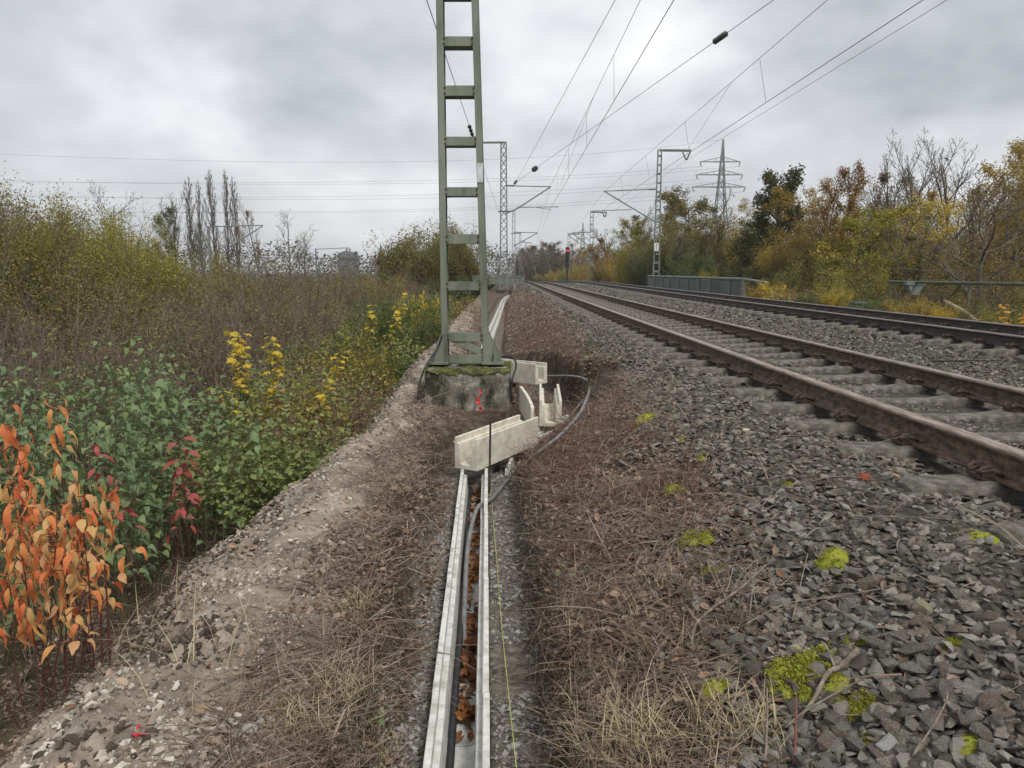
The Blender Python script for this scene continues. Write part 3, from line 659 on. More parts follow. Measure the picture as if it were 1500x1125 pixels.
def putb(key, name, label, cat, x, y, h, w, group=None, lm=None, sink=.05):
    ms, _, ml, top, wid = PROTO[key]; t = thing(name, label, cat, (x, y, tz1(x, y)-sink), rnd.uniform(0, 6.28), group); t.scale = (w/(2*wid),)*2+(h/top,)
    tag(mobj('stems', ms, None, t), kind='stuff')
    if ml is not None:
        o = mobj('foliage', ml, None, t)
        if lm: o.material_slots[0].link = 'OBJECT'; o.material_slots[0].material = LM[lm]
    return t
def bpx(key, name, label, cat, px, Y, top, w, group=None, lm=None):
    x = at(px, 450, Y).x; zb = tz1(x, Y); return putb(key, name, label, cat, x, Y, max(at(px, top, Y).z-zb, .25), w, group, lm)
proto_bush('brush_a', 20, 2.6, 2.6, 60, 12, 900, .05, 'brown')
proto_bush('brush_b', 21, 2.6, 2.6, 60, 12, 1900, .055, 'olive')
proto_bush('brush_c', 22, 2.4, 2.4, 70, 13, 350, .045, 'brown')
proto_bush('leafy_a', 23, 3, 3, 44, 14, 15000, .058, 'yellowgreen', .12, minr=.006)
proto_bush('leafy_b', 24, 2.6, 2.8, 40, 14, 14000, .065, 'green', .12, minr=.006)
proto_bush('weed_a', 25, 1.1, 1.1, 46, 10, 3600, .045, 'yellowgreen', .05, minr=.0022)
proto_bush('weed_b', 26, 1.1, 1.1, 60, 10, 1700, .036, 'brown', .045, minr=.0022)
proto_bush('dry_grass', 27, 1.0, .9, 110, 2, 700, .035, 'gold', .04, minr=.0016)
proto_bush('willow', 31, 5, 5, 80, 20, 42000, .07, 'olive', .2, minr=.007, low=.08, hv=.78, lean=.45)
proto_bush('round', 29, 6, 7, 80, 20, 34000, .15, 'olive', .3, minr=.012, lean=.5, low=.05, hv=.75)
proto_bush('tall_brush', 30, 6, 3.5, 46, 16, 5000, .08, 'brown', .12, minr=.008, lean=.2)
proto_bush('sapling_y', 28, 1.5, .7, 5, 12, 260, .095, 'yellow', .06, minr=.004)
# ------------------------------------------------------------------ left side: thicket, willows, far trees
GB = 'brown bare brush in the thicket left of the embankment'
def thicket():
    g = np.random.default_rng(40)
    kinds = [('brush_a', 'brown leafless brush clump in the thicket left of the mast'), ('brush_b', 'olive tinged brush clump in the thicket left of the mast'), ('brush_c', 'dense dark brown twig clump in the thicket left of the mast')]
    Y = 8.5
    while Y < 46:
        xr = -2.6-.055*Y+float(shift(Y)); xl = -.74*Y-1.5; step = 1.05+.045*Y; x = xr-g.random()*step
        while x > xl:
            if g.random() < .93:
                u = (x/Y*1060+750)
                key, lab = kinds[g.choice(3, p=[.42, .22, .36] if Y < 15 else [.25, .55, .2])]
                hmax = 2.5+.05*(Y-9)-.3*max(0, (u-430)/100); h = g.uniform(.78, 1.08)*max(min(hmax, 3.4), 1.2)
                putb(key, 'brush', lab, 'brush', x+g.normal(0, .25), Y+g.normal(0, .35), h, g.uniform(2.0, 2.9)*(1+.012*Y), GB)
            x -= step*g.uniform(.8, 1.15)
        Y += 1.25+.05*Y
thicket()
GW = 'yellow green willows rising behind the brush'
for px, Y, top, wpx, key, lm, lab in [
  (-30, 20, 262, 260, 'willow', 'olive', 'olive willow cut by the left edge of the view'),
  (45, 19, 232, 190, 'willow', 'olive', 'tall olive willow at the far left, highest of the row'),
  (120, 20, 256, 170, 'willow', 'yellowgreen', 'yellow green willow right of the tallest one'),
  (185, 22, 300, 170, 'willow', 'yellowgreen', 'rounded yellow green willow on the falling slope of the row'),
  (238, 24, 336, 140, 'willow', 'yellowgreen', 'low yellow green willow at the right end of the bright row'),
  (70, 17, 330, 260, 'willow', 'olive', 'wide olive shrub in front of the tall willows'),
  (10, 24, 244, 200, 'willow', 'olive', 'olive willow at the very left, behind the tallest one'), (88, 25, 248, 200, 'willow', 'olive', 'olive willow between the tall ones, set further back'), (150, 25, 276, 180, 'willow', 'yellowgreen', 'yellow green willow set back on the slope of the row'),
  (175, 18.5, 362, 230, 'brush_b', 'olive', 'twiggy olive shrub under the yellow green willows'),
  (300, 28, 352, 170, 'willow', 'olive', 'olive shrub below the poplars'),
  (380, 30, 352, 180, 'brush_b', 'olive', 'twiggy olive shrub right below the poplars'),
  (455, 33, 368, 170, 'brush_b', 'olive', 'olive brown shrub left of the church spire'),
  (510, 36, 386, 130, 'leafy_b', 'olive', 'low olive shrub under the church spire'),
  (560, 34, 392, 90, 'leafy_a', 'yellowgreen', 'low yellow green shrub just left of the round olive tree')]:
    bpx(key, 'willow', lab, 'shrub', px, Y, top, wpx/1060*Y, GW, lm)
for px, Y, top, wpx, key, lm, lab in [(5, 15, 205, 90, 'bare_a', None, 'bare twigs of a leafless tree at the left frame edge'), (172, 34, 262, 110, 'bare_b', None, 'bare tree peeping over the yellow green willows')]:
    putp(key, 'bare_tree', lab, 'tree', px, Y, top, wpx=wpx)
bpx('round', 'round_tree', 'round olive tree seen through the ladder mast', 'tree', 622, 62, 322, 132/1060*62, None, 'olive')
bpx('round', 'round_tree', 'small round olive tree right behind the ladder mast', 'tree', 666, 60, 314, 80/1060*60, None, 'olive')
bpx('willow', 'round_tree', 'twiggy olive tree between the two round ones', 'tree', 640, 61, 324, 110/1060*61, None, 'olive')
bpx('round', 'round_tree', 'low spreading olive tree left of the larger round one', 'tree', 592, 64, 342, 64/1060*64, None, 'olive')
bpx('leafy_b', 'green_shrub', 'grey green shrub behind the lower part of the ladder mast', 'shrub', 695, 58, 392, 4.2, None, 'green')
bpx('leafy_b', 'green_shrub', 'grey green shrub right below the round olive tree', 'shrub', 655, 57, 398, 4.6, None, 'green')
GP = 'poplars on the horizon'
for px, top, wpx, lab in [(286, 258, 22, 'leftmost slim poplar on the horizon'), (300, 263, 15, 'short slim poplar second from the left'), (321, 248, 24, 'tall dense poplar in the middle of the row'), (339, 247, 17, 'tall thin poplar right of the middle'), (353, 258, 19, 'rightmost poplar of the row')]:
    putp('poplar', 'poplar', lab, 'tree', px, 150, top, wpx=wpx, group=GP)
for px, Y, top, wpx, key, lm, lab in [(262, 140, 272, 60, 'bare_a', None, 'bare fan shaped tree left of the poplars'), (255, 138, 312, 50, 'broad_a', 'dark', 'dark leafy tree at the foot of the left poplars'), (305, 138, 318, 50, 'half', 'dark', 'dark tree between the poplar stems'),
  (384, 130, 298, 50, 'half', 'rust', 'dark leafy tree right of the poplars'), (425, 128, 304, 66, 'bare_b', None, 'bare spreading tree right of the poplars'), (447, 130, 335, 40, 'bare_a', None, 'small bare tree at the right end of the horizon group')]:
    putp(key, 'far_tree', lab, 'tree', px, Y, top, wpx=wpx, lm=lm)
# belt of weeds along the edge of the spoil
GG = 'weeds along the edge of the spoil bank'
def belt():
    g = np.random.default_rng(50)
    for i in range(118):
        Y = math.exp(g.uniform(math.log(5.0), math.log(34))); f = g.random()**1.3; x = float(shift(Y))-1.85-.006*Y-f*(1.6+.06*Y)
        u = 750+1060*x/Y
        if u < 350: continue
        if Y < 9: k = ['weed_a', 'weed_b', 'weed_b', 'weed_a', 'weed_b'][i % 5]
        else: k = ['weed_a', 'leafy_b', 'weed_a', 'dry_grass', 'weed_b', 'weed_a'][i % 6]
        lm = {'weed_a': ['palegreen', 'green', 'palegreen', 'yellowgreen', 'palegreen'][i % 5], 'weed_b': ['redbrown', 'brown'][i % 3 == 0], 'leafy_b': 'green', 'dry_grass': 'gold'}[k]
        lab = {'weed_a': 'yellow green weed clump beside the pale spoil bank', 'weed_b': 'dry brown weed clump beside the pale spoil bank', 'leafy_b': 'bushy green shrub beside the pale spoil bank', 'dry_grass': 'golden dry grass tuft beside the pale spoil bank'}[k]
        hgt = {'weed_a': 1.15, 'weed_b': 1.05, 'leafy_b': 1.3, 'dry_grass': 1.1}[k]*g.uniform(.75, 1.2)*(1+.012*Y)
        putb(k, 'weed', lab, 'weed', x, Y, hgt, g.uniform(.9, 1.4)*(1+.02*Y), GG, lm)
belt()
for px, Y, top, wpx, key, lm, lab in [(597, 15, 412, 110, 'leafy_b', 'green', 'tall deep green shrub left of the ladder mast'), (560, 13.5, 408, 80, 'leafy_b', 'green', 'blue green shrub with yellow branches in front'), (612, 18, 396, 30, 'sapling_y', 'yellow', 'slim yellow sapling nearest the ladder mast'), (632, 19, 394, 26, 'sapling_y', 'yellow', 'slim yellow sapling half behind the left mast leg'),
   (640, 21, 420, 90, 'dry_grass', 'gold', 'golden dry shrub behind the left mast leg'), (672, 26, 424, 90, 'dry_grass', 'gold', 'golden dry grass seen between the mast legs'), (520, 13, 446, 60, 'leafy_a', 'yellowgreen', 'yellow green shrub left of the deep green shrub')]:
    bpx(key, 'shrub', lab, 'shrub', px, Y, top, wpx/1060*Y, None, lm)

# ------------------------------------------------------------------ large leaved plants, each leaf its own piece
def leafmesh(name, L, W, m, fold=.25, droop=.35, n=5, wav=0):
    V = []; 
    for i in range(n+1):
        t = i/n; wd = W*math.sin(math.pi*min(1, t*.96+.02)**.72)*.5; y = L*t; z = -droop*L*t*t
        V += [(-wd, y*math.cos(droop*t), z+wd*fold+wav*math.sin(t*9)), (0, y*math.cos(droop*t), z), (wd, y*math.cos(droop*t), z+wd*fold-wav*math.sin(t*8))]
    F = [[3*i+j, 3*i+j+1, 3*i+j+4, 3*i+j+3] for i in range(n) for j in range(2)]
    me = mesh(name, V, [np.array(F)], True); me.materials.append(m); return me
def maplemesh(name, S, m):
    pts = []
    for a, r in [(-90, .12), (-70, .5), (-40, .42), (-20, .8), (5, .5), (22, .95), (45, .6), (62, .78), (76, .62), (90, 1.1), (104, .62), (118, .78), (135, .6), (158, .95), (175, .5), (200, .8), (220, .42), (250, .5)]:
        pts.append((S*.5*r*math.cos(math.radians(a)), S*.5*(r*math.sin(math.radians(a))+.3), -S*.12*r*r+(.05*S if a % 2 else 0)))
    V = [(0, S*.15, 0)]+pts; n = len(pts); me = mesh(name, V, [np.array([[0, 1+i, 1+(i+1) % n] for i in range(n)])]); me.materials.append(m); return me
LO = lambda nm, cols, tr=.35: leafmat(nm, cols, 'object', tr, .5, .42)
ML_GREEN = LO('bramble_green_leaf', [(.085, .13, .055), (.13, .19, .085), (.18, .245, .12), (.24, .29, .09), (.30, .32, .085)])
ML_BLUE = LO('blue_green_leaf', [(.09, .14, .06), (.14, .205, .088), (.19, .265, .125), (.16, .225, .075), (.26, .30, .10)])
ML_ORANGE = LO('orange_leaf', [(.60, .11, .05), (.66, .17, .07), (.66, .25, .08), (.62, .33, .12), (.58, .20, .14)], .4)
ML_AMBER = LO('amber_leaf', [(.60, .28, .09), (.62, .40, .15), (.58, .32, .16), (.45, .40, .10)], .4)
ML_RED = LO('crimson_leaf', [(.28, .045, .04), (.36, .08, .07), (.30, .09, .08), (.20, .06, .05)], .3)
ML_YEL = LO('maple_yellow_leaf', [(.55, .37, .03), (.62, .45, .05), (.52, .40, .06), (.42, .38, .06)], .4)
LEAVES = {'green': [leafmesh('leaf', .075, .056, ML_GREEN, .2, .45, 6, .003), leafmesh('leaf', .058, .045, ML_GREEN, .25, .7, 6, .003)],
 'blue': [leafmesh('leaf', .076, .06, ML_BLUE, .18, .4, 6, .004), leafmesh('leaf', .06, .048, ML_BLUE, .25, .7, 6, .003)],
 'orange': [leafmesh('leaf', .14, .031, ML_ORANGE, .45, .9, 6, .005), leafmesh('leaf', .115, .034, ML_ORANGE, .4, .6, 6, .006), leafmesh('leaf', .12, .028, ML_ORANGE, .5, 1.3, 6, .004), leafmesh('leaf', .09, .036, ML_AMBER, .3, .5, 5, .005), leafmesh('leaf', .105, .028, ML_AMBER, .4, .9, 5, .006)],
 'amber': [leafmesh('leaf', .062, .04, ML_AMBER, .35, .4, 5, .004), leafmesh('leaf', .07, .036, ML_AMBER, .3, .7, 5, .004), leafmesh('leaf', .09, .03, ML_ORANGE, .4, .8, 5, .004)],
 'red': [leafmesh('leaf', .085, .036, ML_RED, .3, .6, 4), leafmesh('leaf', .07, .034, ML_RED, .2, .4, 4)],
 'yellow': [maplemesh('leaf', .12, ML_YEL), maplemesh('leaf', .095, ML_YEL)]}
M_REDSTEM = mat('dark_red_stem', [(.06, .018, .015), (.10, .03, .025)], 8, .7, 0)
M_GSTEM = mat('green_brown_stem', [(.05, .045, .02), (.09, .085, .04)], 8, .8, 0)
def plant(name, label, cat, loc, h, nst, nleaf, kind, spread, seed, group=None, mstem=None, lean=(0, 0), low=.25, whorl=2, droop=0, lsc=1.0, topb=1.0):
    g = np.random.default_rng(seed); t = thing(name, label, cat, loc, 0, group); A, B, RA, RB = [], [], [], []; put_ = []
    for s in range(nst):
        az = g.uniform(0, 6.28); p = np.array([math.cos(az), math.sin(az), 0])*spread*.35*g.random(); hh = h*g.uniform(.7, 1.05); d = unit(np.array([math.cos(az)*spread*.5+lean[0], math.sin(az)*spread*.5+lean[1], hh]))
        pts = [p]
        for k in range(6):
            d = unit(d+g.normal(0, .07, 3)); pts.append(pts[-1]+d*hh/6); A.append(pts[-2]); B.append(pts[-1]); RA.append(.0045*(1-k*.13)); RB.append(.0045*(1-(k+1)*.13))
        n = max(1, nleaf//nst//whorl)
        for i in range(n):
            f = low+(1-low)*((i+g.random())/n)**topb; k = min(int(f*6), 5); q = pts[k]+(pts[k+1]-pts[k])*(f*6-k); a0 = i*2.4+g.random()
            for w_ in range(whorl):
                a = a0+w_*6.28/whorl+g.normal(0, .3); tw = g.uniform(.02, .2*spread+.03)*(1.1-.6*f); e = q+np.array([math.cos(a), math.sin(a), .35])*tw
                A.append(q); B.append(e); RA.append(.002); RB.append(.0012); put_.append((e, a-math.pi/2, g.normal(.1, .22)-droop, g.normal(0, .28)))
    m_ = MB(); m_.segs(A, B, RA, RB, 4); tag(m_.obj('stems', mstem or M_GSTEM, t), kind='stuff')
    ms = LEAVES[kind]
    for e, az, ax, ay in put_:
        o = bpy.data.objects.new('leaf', ms[int(g.integers(0, len(ms)))]); C.objects.link(o); o.parent = t; o.location = e
        o.rotation_euler = Matrix(rotm(ax, ay, az).tolist()).to_euler(); k = lsc*g.uniform(.65, 1.2); o.scale = (k, k, k)
    return t
def gz(x, y): return (x, y, tz1(x, y)-.02)
def leafies():
    g = np.random.default_rng(60); GL = 'green leafy plants below the spoil bank'
    prot = [plant('leafy_plant', 'blue green broad leaved plant in the bank of plants left of the spoil', 'plant', gz(-3.1, 5.6), 1.35, 6, 132, 'blue', .55, 601, GL, None, low=.2),
            plant('leafy_plant', 'fresh green broad leaved plant in the bank of plants left of the spoil', 'plant', gz(-2.7, 4.9), 1.2, 6, 132, 'green', .55, 602, GL, None, low=.2),
            plant('leafy_plant', 'blue green broad leaved plant in the bank of plants left of the spoil', 'plant', gz(-3.8, 6.4), 1.4, 7, 140, 'blue', .65, 603, GL, None, low=.2)]
    pos = []
    for i in range(900):
        Y = g.uniform(3.7, 9.2); x = g.uniform(-.74*Y-.3, -2.2-.02*Y); px = 750+1060*x/Y
        if px > 330+ (Y-4)*12: continue
        if all((x-a)**2+(Y-b)**2 > (.42+.02*Y)**2 for a, b in pos): pos.append((x, Y))
    for i, (x, Y) in enumerate(pos[:58]):
        topz = 1.6-Y*(505-397+40*(g.random()))/1060; zb = tz1(x, Y)-.02; h = min(max(topz-zb, .5), 1.75)
        dup(prot[i % 3], (x, Y, zb), g.uniform(0, 6.3), (g.uniform(.9, 1.15),)*2+(h/1.25,))
    return len(pos)
leafies()
def by(px, Y): return at(px, 500, Y).x
x = by(45, 3.2)
plant('orange_sapling', 'tall sapling with drooping orange leaves at the left edge', 'sapling', gz(x, 3.2), 1.44, 5, 180, 'orange', .3, 611, None, M_REDSTEM, low=.42, droop=.8, lsc=.85)
x = by(0, 3.05)
plant('orange_sapling', 'orange and amber sapling cut by the left frame edge', 'sapling', gz(x, 3.05), 1.2, 5, 130, 'orange', .28, 612, None, M_REDSTEM, low=.42, droop=.7, lsc=.85)
x = by(92, 3.0)
plant('amber_sapling', 'sapling with yellow and amber oval leaves on dark red stems', 'sapling', gz(x, 3.0), 1.0, 3, 66, 'amber', .26, 613, None, M_REDSTEM, low=.5, droop=.6)
plant('amber_sapling', 'short amber leaved sapling low at the left edge', 'sapling', gz(by(30, 2.8), 2.8), .66, 3, 40, 'amber', .3, 614, None, M_REDSTEM, low=.5, droop=.4)
plant('red_sprig', 'crimson leaved sprig between the orange sapling and the green plants', 'sprig', gz(by(215, 3.9), 3.9), 1.08, 2, 44, 'red', .3, 615, None, M_REDSTEM, low=.45, droop=.3)
plant('red_sprig', 'dark red upright sprig against the green plants', 'sprig', gz(by(262, 4.1), 4.1), 1.1, 1, 26, 'red', .2, 616, None, M_REDSTEM, low=.5, droop=.2)
plant('maple_sapling', 'bright yellow maple sapling above the green plants', 'sapling', gz(by(378, 7.6), 7.6), 1.98, 4, 120, 'yellow', .55, 617, None, None, low=.6, lsc=1.05, droop=.5)
plant('maple_sapling', 'lower yellow maple branch right of the bright maple sapling', 'sapling', gz(by(410, 7.3), 7.3), 1.5, 4, 80, 'yellow', .55, 618, None, None, low=.62, lsc=1.05, droop=.5)
plant('maple_sapling', 'yellow leaved sapling at the back, in front of the green shrub', 'sapling', gz(by(545, 12.2), 12.2), 1.95, 3, 56, 'yellow', .5, 619, None, None, low=.6, lsc=1.2, droop=.5)
plant('yellow_sprig', 'thin yellow green sprig standing among the blue green plants', 'sprig', gz(by(235, 7.6), 7.6), 1.75, 3, 70, 'green', .5, 620, None, None, low=.4, lsc=.7)
# ------------------------------------------------------------------ right side: wood behind the far track
GR = 'autumn trees of the wood right of the tracks'
def right_wood():
    T = [
    # px, Y, top, wpx, key, leaf, label
    (1505, 33, 192, 170, 'birch', 'gold', 'golden willow at the right frame edge, leafy to the top'),
    (1475, 35, 215, 130, 'broad_b', 'gold', 'smaller golden tree left of the one at the right frame edge'),
    (1462, 30, 262, 170, 'bare_b', None, 'grey leafless tree just left of the golden willow'),
    (1440, 23, 268, 250, 'bare_b', None, 'crooked bare tree with a dark leaning trunk behind the pipe handrail'),
    (1388, 38, 180, 120, 'bare_a', None, 'tallest bare tree, right of a pair'),
    (1338, 38, 184, 110, 'bare_a', None, 'tallest bare tree, left of a pair'),
    (1418, 40, 232, 130, 'bare_a', None, 'bare tree at the right of the tall pair'),
    (1400, 31, 292, 150, 'sparse', 'yellow', 'sparse yellow tree under the tall bare pair'),
    (1352, 34, 252, 130, 'half', 'gold', 'brown twiggy tree under the tall bare pair'),
    (1300, 36, 228, 110, 'half', 'brown', 'dark twiggy tree left of the tall bare pair'),
    (1262, 36, 226, 100, 'half', 'rust', 'rust brown crowned tree between yellow ones'),
    (1235, 35, 250, 90, 'broad_b', 'rust', 'reddish brown tree left of the rust crowned one'),
    (1282, 28, 300, 170, 'sparse', 'yellow', 'bright yellow speckled tree in the middle of the wood'),
    (1240, 29, 312, 150, 'broad_a', 'yellowgreen', 'yellow green tree at the left of the speckled yellow one'),
    (1345, 27, 330, 170, 'half', 'olive', 'olive half bare tree behind the hanging bracket'),
    (1200, 38, 272, 110, 'birch', 'gold', 'pale gold birch with drooping twigs'),
    (1165, 42, 288, 110, 'birch', 'gold', 'slender gold birch right of the dark pointed tree'),
    (1215, 44, 262, 120, 'bare_a', None, 'bare crown showing over the gold birches'),
    (1126, 44, 262, 92, 'cone', 'dark', 'dark pointed evergreen looking tree beside the bridge railing'),
    (1100, 48, 330, 110, 'broad_a', 'green', 'dark green bushy tree left of the pointed one'),
    (1072, 62, 318, 90, 'half', 'brown', 'grey twiggy tree in front of the large pylon'),
    (1045, 60, 292, 110, 'half', 'olive', 'olive tree left of the large pylon foot'),
    (1090, 64, 300, 70, 'birch', 'gold', 'pale drooping birch right of the large pylon foot'),
    (1008, 62, 284, 120, 'broad_a', 'olive', 'broad olive tree behind the right mast'),
    (972, 64, 302, 80, 'broad_b', 'gold', 'orange gold tree directly behind the right mast'),
    (985, 58, 322, 110, 'half', 'olive', 'half bare olive tree right of the right mast'),
    (940, 66, 330, 80, 'broad_a', 'yellowgreen', 'lime green tree left of the right mast'),
    (925, 90, 308, 100, 'half', 'brown', 'brown twiggy tree behind the lime green one'),
    (893, 100, 328, 70, 'bare_a', None, 'bare tree at the left end of the wood'),
    (900, 92, 346, 90, 'half', 'rust', 'rusty brown tree at the left end of the wood'),
    (870, 115, 368, 60, 'broad_b', 'gold', 'small gold tree near the red signal'),
    (1310, 45, 240, 150, 'half', 'brown', 'brown tree deep in the wood behind the yellow ones'),
    (1190, 55, 290, 150, 'half', 'olive', 'olive tree deep in the wood behind the birches'),
    (1460, 45, 230, 160, 'half', 'brown', 'brown tree deep in the wood behind the golden willow'),
    (1550, 26, 230, 180, 'half', 'olive', 'olive tree partly outside the right edge'),
    (1380, 50, 260, 150, 'half', 'olive', 'olive tree deep in the wood behind the tall bare pair')]
    for px, Y, top, wpx, key, lm, lab in T: putp(key, 'tree', lab, 'tree', px, Y, top, wpx=wpx, group=GR, lm=lm)
    S = [
    (800, 150, 398, 40, 'leafy_a', 'yellowgreen', 'low yellow green bush where the tracks vanish'), (818, 125, 392, 40, 'leafy_a', 'gold', 'gold bush below the red signal'), (838, 112, 384, 44, 'leafy_a', 'yellowgreen', 'yellow green bush right of the red signal'),
    (858, 100, 378, 50, 'leafy_a', 'gold', 'gold bush on the slope beside the far track'), (885, 86, 374, 40, 'leafy_b', 'dark', 'dark green rounded bush on the slope'), (905, 78, 366, 60, 'leafy_a', 'gold', 'orange gold bush right of the dark rounded one'),
    (925, 70, 372, 60, 'leafy_a', 'yellowgreen', 'yellow green bush beside the far track, left of the mast'), (950, 62, 350, 60, 'leafy_b', 'green', 'green shrub at the foot of the right mast'), (985, 58, 362, 70, 'leafy_b', 'green', 'green shrub behind the left end of the bridge railing'),
    (1020, 54, 352, 80, 'leafy_b', 'green', 'tall green shrub behind the bridge railing'), (1045, 48, 386, 50, 'leafy_a', 'yellow', 'pale yellow shrub behind the bridge railing'), (1075, 48, 366, 80, 'leafy_b', 'dark', 'dark green shrub behind the right half of the bridge railing'),
    (1110, 40, 372, 80, 'leafy_b', 'dark', 'dark shrub at the foot of the pointed tree'), (1150, 38, 376, 90, 'leafy_b', 'green', 'green shrub right of the pointed tree'), (1195, 32, 356, 110, 'leafy_a', 'olive', 'olive gold shrub in the understorey'),
    (1250, 26, 372, 120, 'leafy_a', 'yellowgreen', 'yellow green shrub under the speckled yellow tree'), (1300, 25, 386, 130, 'brush_b', 'olive', 'twiggy olive shrub behind the end of the pipe handrail'), (1370, 24, 384, 150, 'brush_b', 'brown', 'brown twiggy shrub behind the pipe handrail'),
    (1440, 23, 392, 150, 'leafy_a', 'olive', 'olive shrub behind the pipe handrail, near the right edge'), (1500, 22, 380, 150, 'brush_b', 'olive', 'olive twiggy shrub at the right edge'), (1210, 40, 340, 130, 'brush_b', 'brown', 'brown brush deep in the wood'), (1330, 34, 350, 200, 'brush_b', 'olive', 'olive brush deep in the wood under the bare pair'), (1460, 34, 350, 200, 'brush_a', 'brown', 'grey brown brush deep in the wood at right'),
    (1118, 24.5, 402, 60, 'leafy_a', 'gold', 'yellow bush hiding the near end of the bridge railing'), (1135, 23, 398, 34, 'sapling_y', 'yellow', 'upright yellow sapling at the end of the bridge railing'), (1150, 22, 412, 80, 'dry_grass', 'gold', 'orange dry grass beside the bridge railing end'),
    (1175, 21, 410, 80, 'dry_grass', 'gold', 'tall dry orange grass beside the far track'), (1200, 20, 418, 70, 'leafy_b', 'green', 'grey green low shrub beside the far track'), (1222, 19.5, 412, 46, 'leafy_a', 'yellow', 'bright yellow green sapling bush beside the far track'),
    (1240, 20, 420, 60, 'brush_b', 'olive', 'olive low twigs beside the grey box'), (1285, 17.5, 428, 90, 'leafy_b', 'green', 'low green shrub right of the grey box'), (1345, 16, 424, 90, 'leafy_a', 'gold', 'pale yellow bush under the hanging bracket'), (1375, 15.5, 436, 60, 'leafy_a', 'yellow', 'small yellow bush right of the hanging bracket'),
    (1400, 17, 420, 90, 'brush_a', 'brown', 'brown twigs under the pipe handrail'), (1440, 14, 432, 70, 'leafy_a', 'olive', 'pale green weeds by the fallen pale trunk'), (1475, 13, 440, 70, 'weed_a', 'yellowgreen', 'low weeds below the orange leaves at the right edge'), (1520, 13.5, 430, 90, 'leafy_b', 'green', 'green shrub at the right edge below the orange leaves'), (1320, 17, 440, 70, 'weed_b', 'brown', 'brown weeds below the pipe handrail'), (1260, 18, 440, 80, 'weed_a', 'yellowgreen', 'low weeds around the grey box')]
    for px, Y, top, wpx, lm in [(1180, 46, 300, 110, 'gold'), (1225, 48, 284, 120, 'gold'), (1270, 46, 275, 120, 'rust'), (1320, 47, 262, 120, 'gold'), (1365, 46, 270, 120, 'olive'), (1415, 46, 270, 120, 'gold'), (1460, 45, 280, 130, 'olive'), (1505, 42, 270, 130, 'gold'), (1150, 50, 292, 100, 'gold'), (1175, 44, 284, 90, 'gold'), (1205, 43, 276, 100, 'gold'), (1085, 60, 318, 90, 'gold'), (1250, 40, 270, 100, 'rust'), (1300, 39, 250, 100, 'brown'), (1340, 30, 330, 140, 'olive'), (1440, 29, 320, 140, 'gold'), (1495, 27, 330, 140, 'olive'), (1060, 70, 306, 90, 'olive'), (1130, 55, 330, 90, 'olive'), (1020, 75, 296, 80, 'gold'), (960, 80, 326, 70, 'olive'), (905, 105, 352, 60, 'brown'), (930, 95, 335, 60, 'rust')]:
        bpx('tall_brush', 'tree', 'slender twiggy young trees in the depth of the wood', 'tree', px, Y, top, wpx/1060*Y, 'slender young trees in the wood', lm)
    for px, Y, top, wpx, lm, lab in [(938, 64, 334, 66, 'yellowgreen', 'dense lime green tree just left of the right mast'), (1000, 59, 300, 110, 'olive', 'dense olive tree crown right of the right mast'), (1046, 61, 304, 90, 'olive', 'dense olive crown in front of the large pylon'), (1086, 58, 316, 80, 'gold', 'dense gold crown between the pylon and the dark pointed tree'), (906, 84, 350, 66, 'rust', 'dense rusty crown at the left end of the wood'), (975, 60, 340, 90, 'green', 'dense green crown behind the right mast foot'), (1160, 40, 318, 100, 'gold', 'dense gold crown right of the dark pointed tree'), (1215, 37, 312, 110, 'olive', 'dense olive gold crown under the rust tree'), (1275, 33, 322, 110, 'yellowgreen', 'dense yellow green crown in the middle of the wood'), (1512, 33, 214, 130, 'gold', 'dense gold crown cut by the right frame edge'), (1385, 36, 325, 120, 'gold', 'dense gold crown under the tall bare pair')]:
        bpx('willow', 'tree', lab, 'tree', px, Y, top, wpx/1060*Y, GR, lm)
    for px, Y, top, wpx, key, lm, lab in S: bpx(key, 'shrub', lab, 'shrub', px, Y, top, wpx/1060*Y, 'shrubs along the right side of the far track', lm)
right_wood()
plant('orange_sprig', 'orange leaved maple sprig above the far rail at the right edge', 'sprig', (at(1487, 440, 12.5).x, 12.5, .2), 1.15, 3, 60, 'yellow', .5, 630, None, None, low=.45, lsc=1.2, droop=.5)
ML_OM = LO('orange_maple_leaf', [(.60, .24, .03), (.66, .33, .05), (.55, .22, .05)], .4)
for c in bpy.data.objects['orange_sprig'].children:
    if c.name.startswith('leaf'): c.material_slots[0].link = 'OBJECT'; c.material_slots[0].material = ML_OM
for i, (px, top, wpx, key, lm) in enumerate([(768, 364, 34, 'half', 'brown'), (786, 360, 40, 'half', 'brown'), (806, 358, 44, 'half', 'brown'), (824, 356, 40, 'half', 'brown'), (842, 362, 40, 'half', 'olive'), (796, 366, 50, 'bare_a', None), (816, 364, 50, 'broad_a', 'brown'), (775, 370, 40, 'broad_a', 'brown')]):
    putp(key, 'far_tree', 'grey brown tree of the far wood at the end of the tracks', 'tree', px, 185+i*4, top, wpx=wpx*1.2, group='far wood at the end of the tracks', lm=lm)
for i, (px, top, wpx) in enumerate([(764, 368, 26), (780, 362, 32), (797, 360, 34), (814, 358, 36), (830, 362, 30), (772, 374, 34), (805, 368, 40), (848, 374, 34)]):
    bpx('round', 'far_tree', 'grey brown tree of the far wood at the end of the tracks', 'tree', px, 200+i*3, top, wpx/1060*205, 'far wood at the end of the tracks', 'brown')
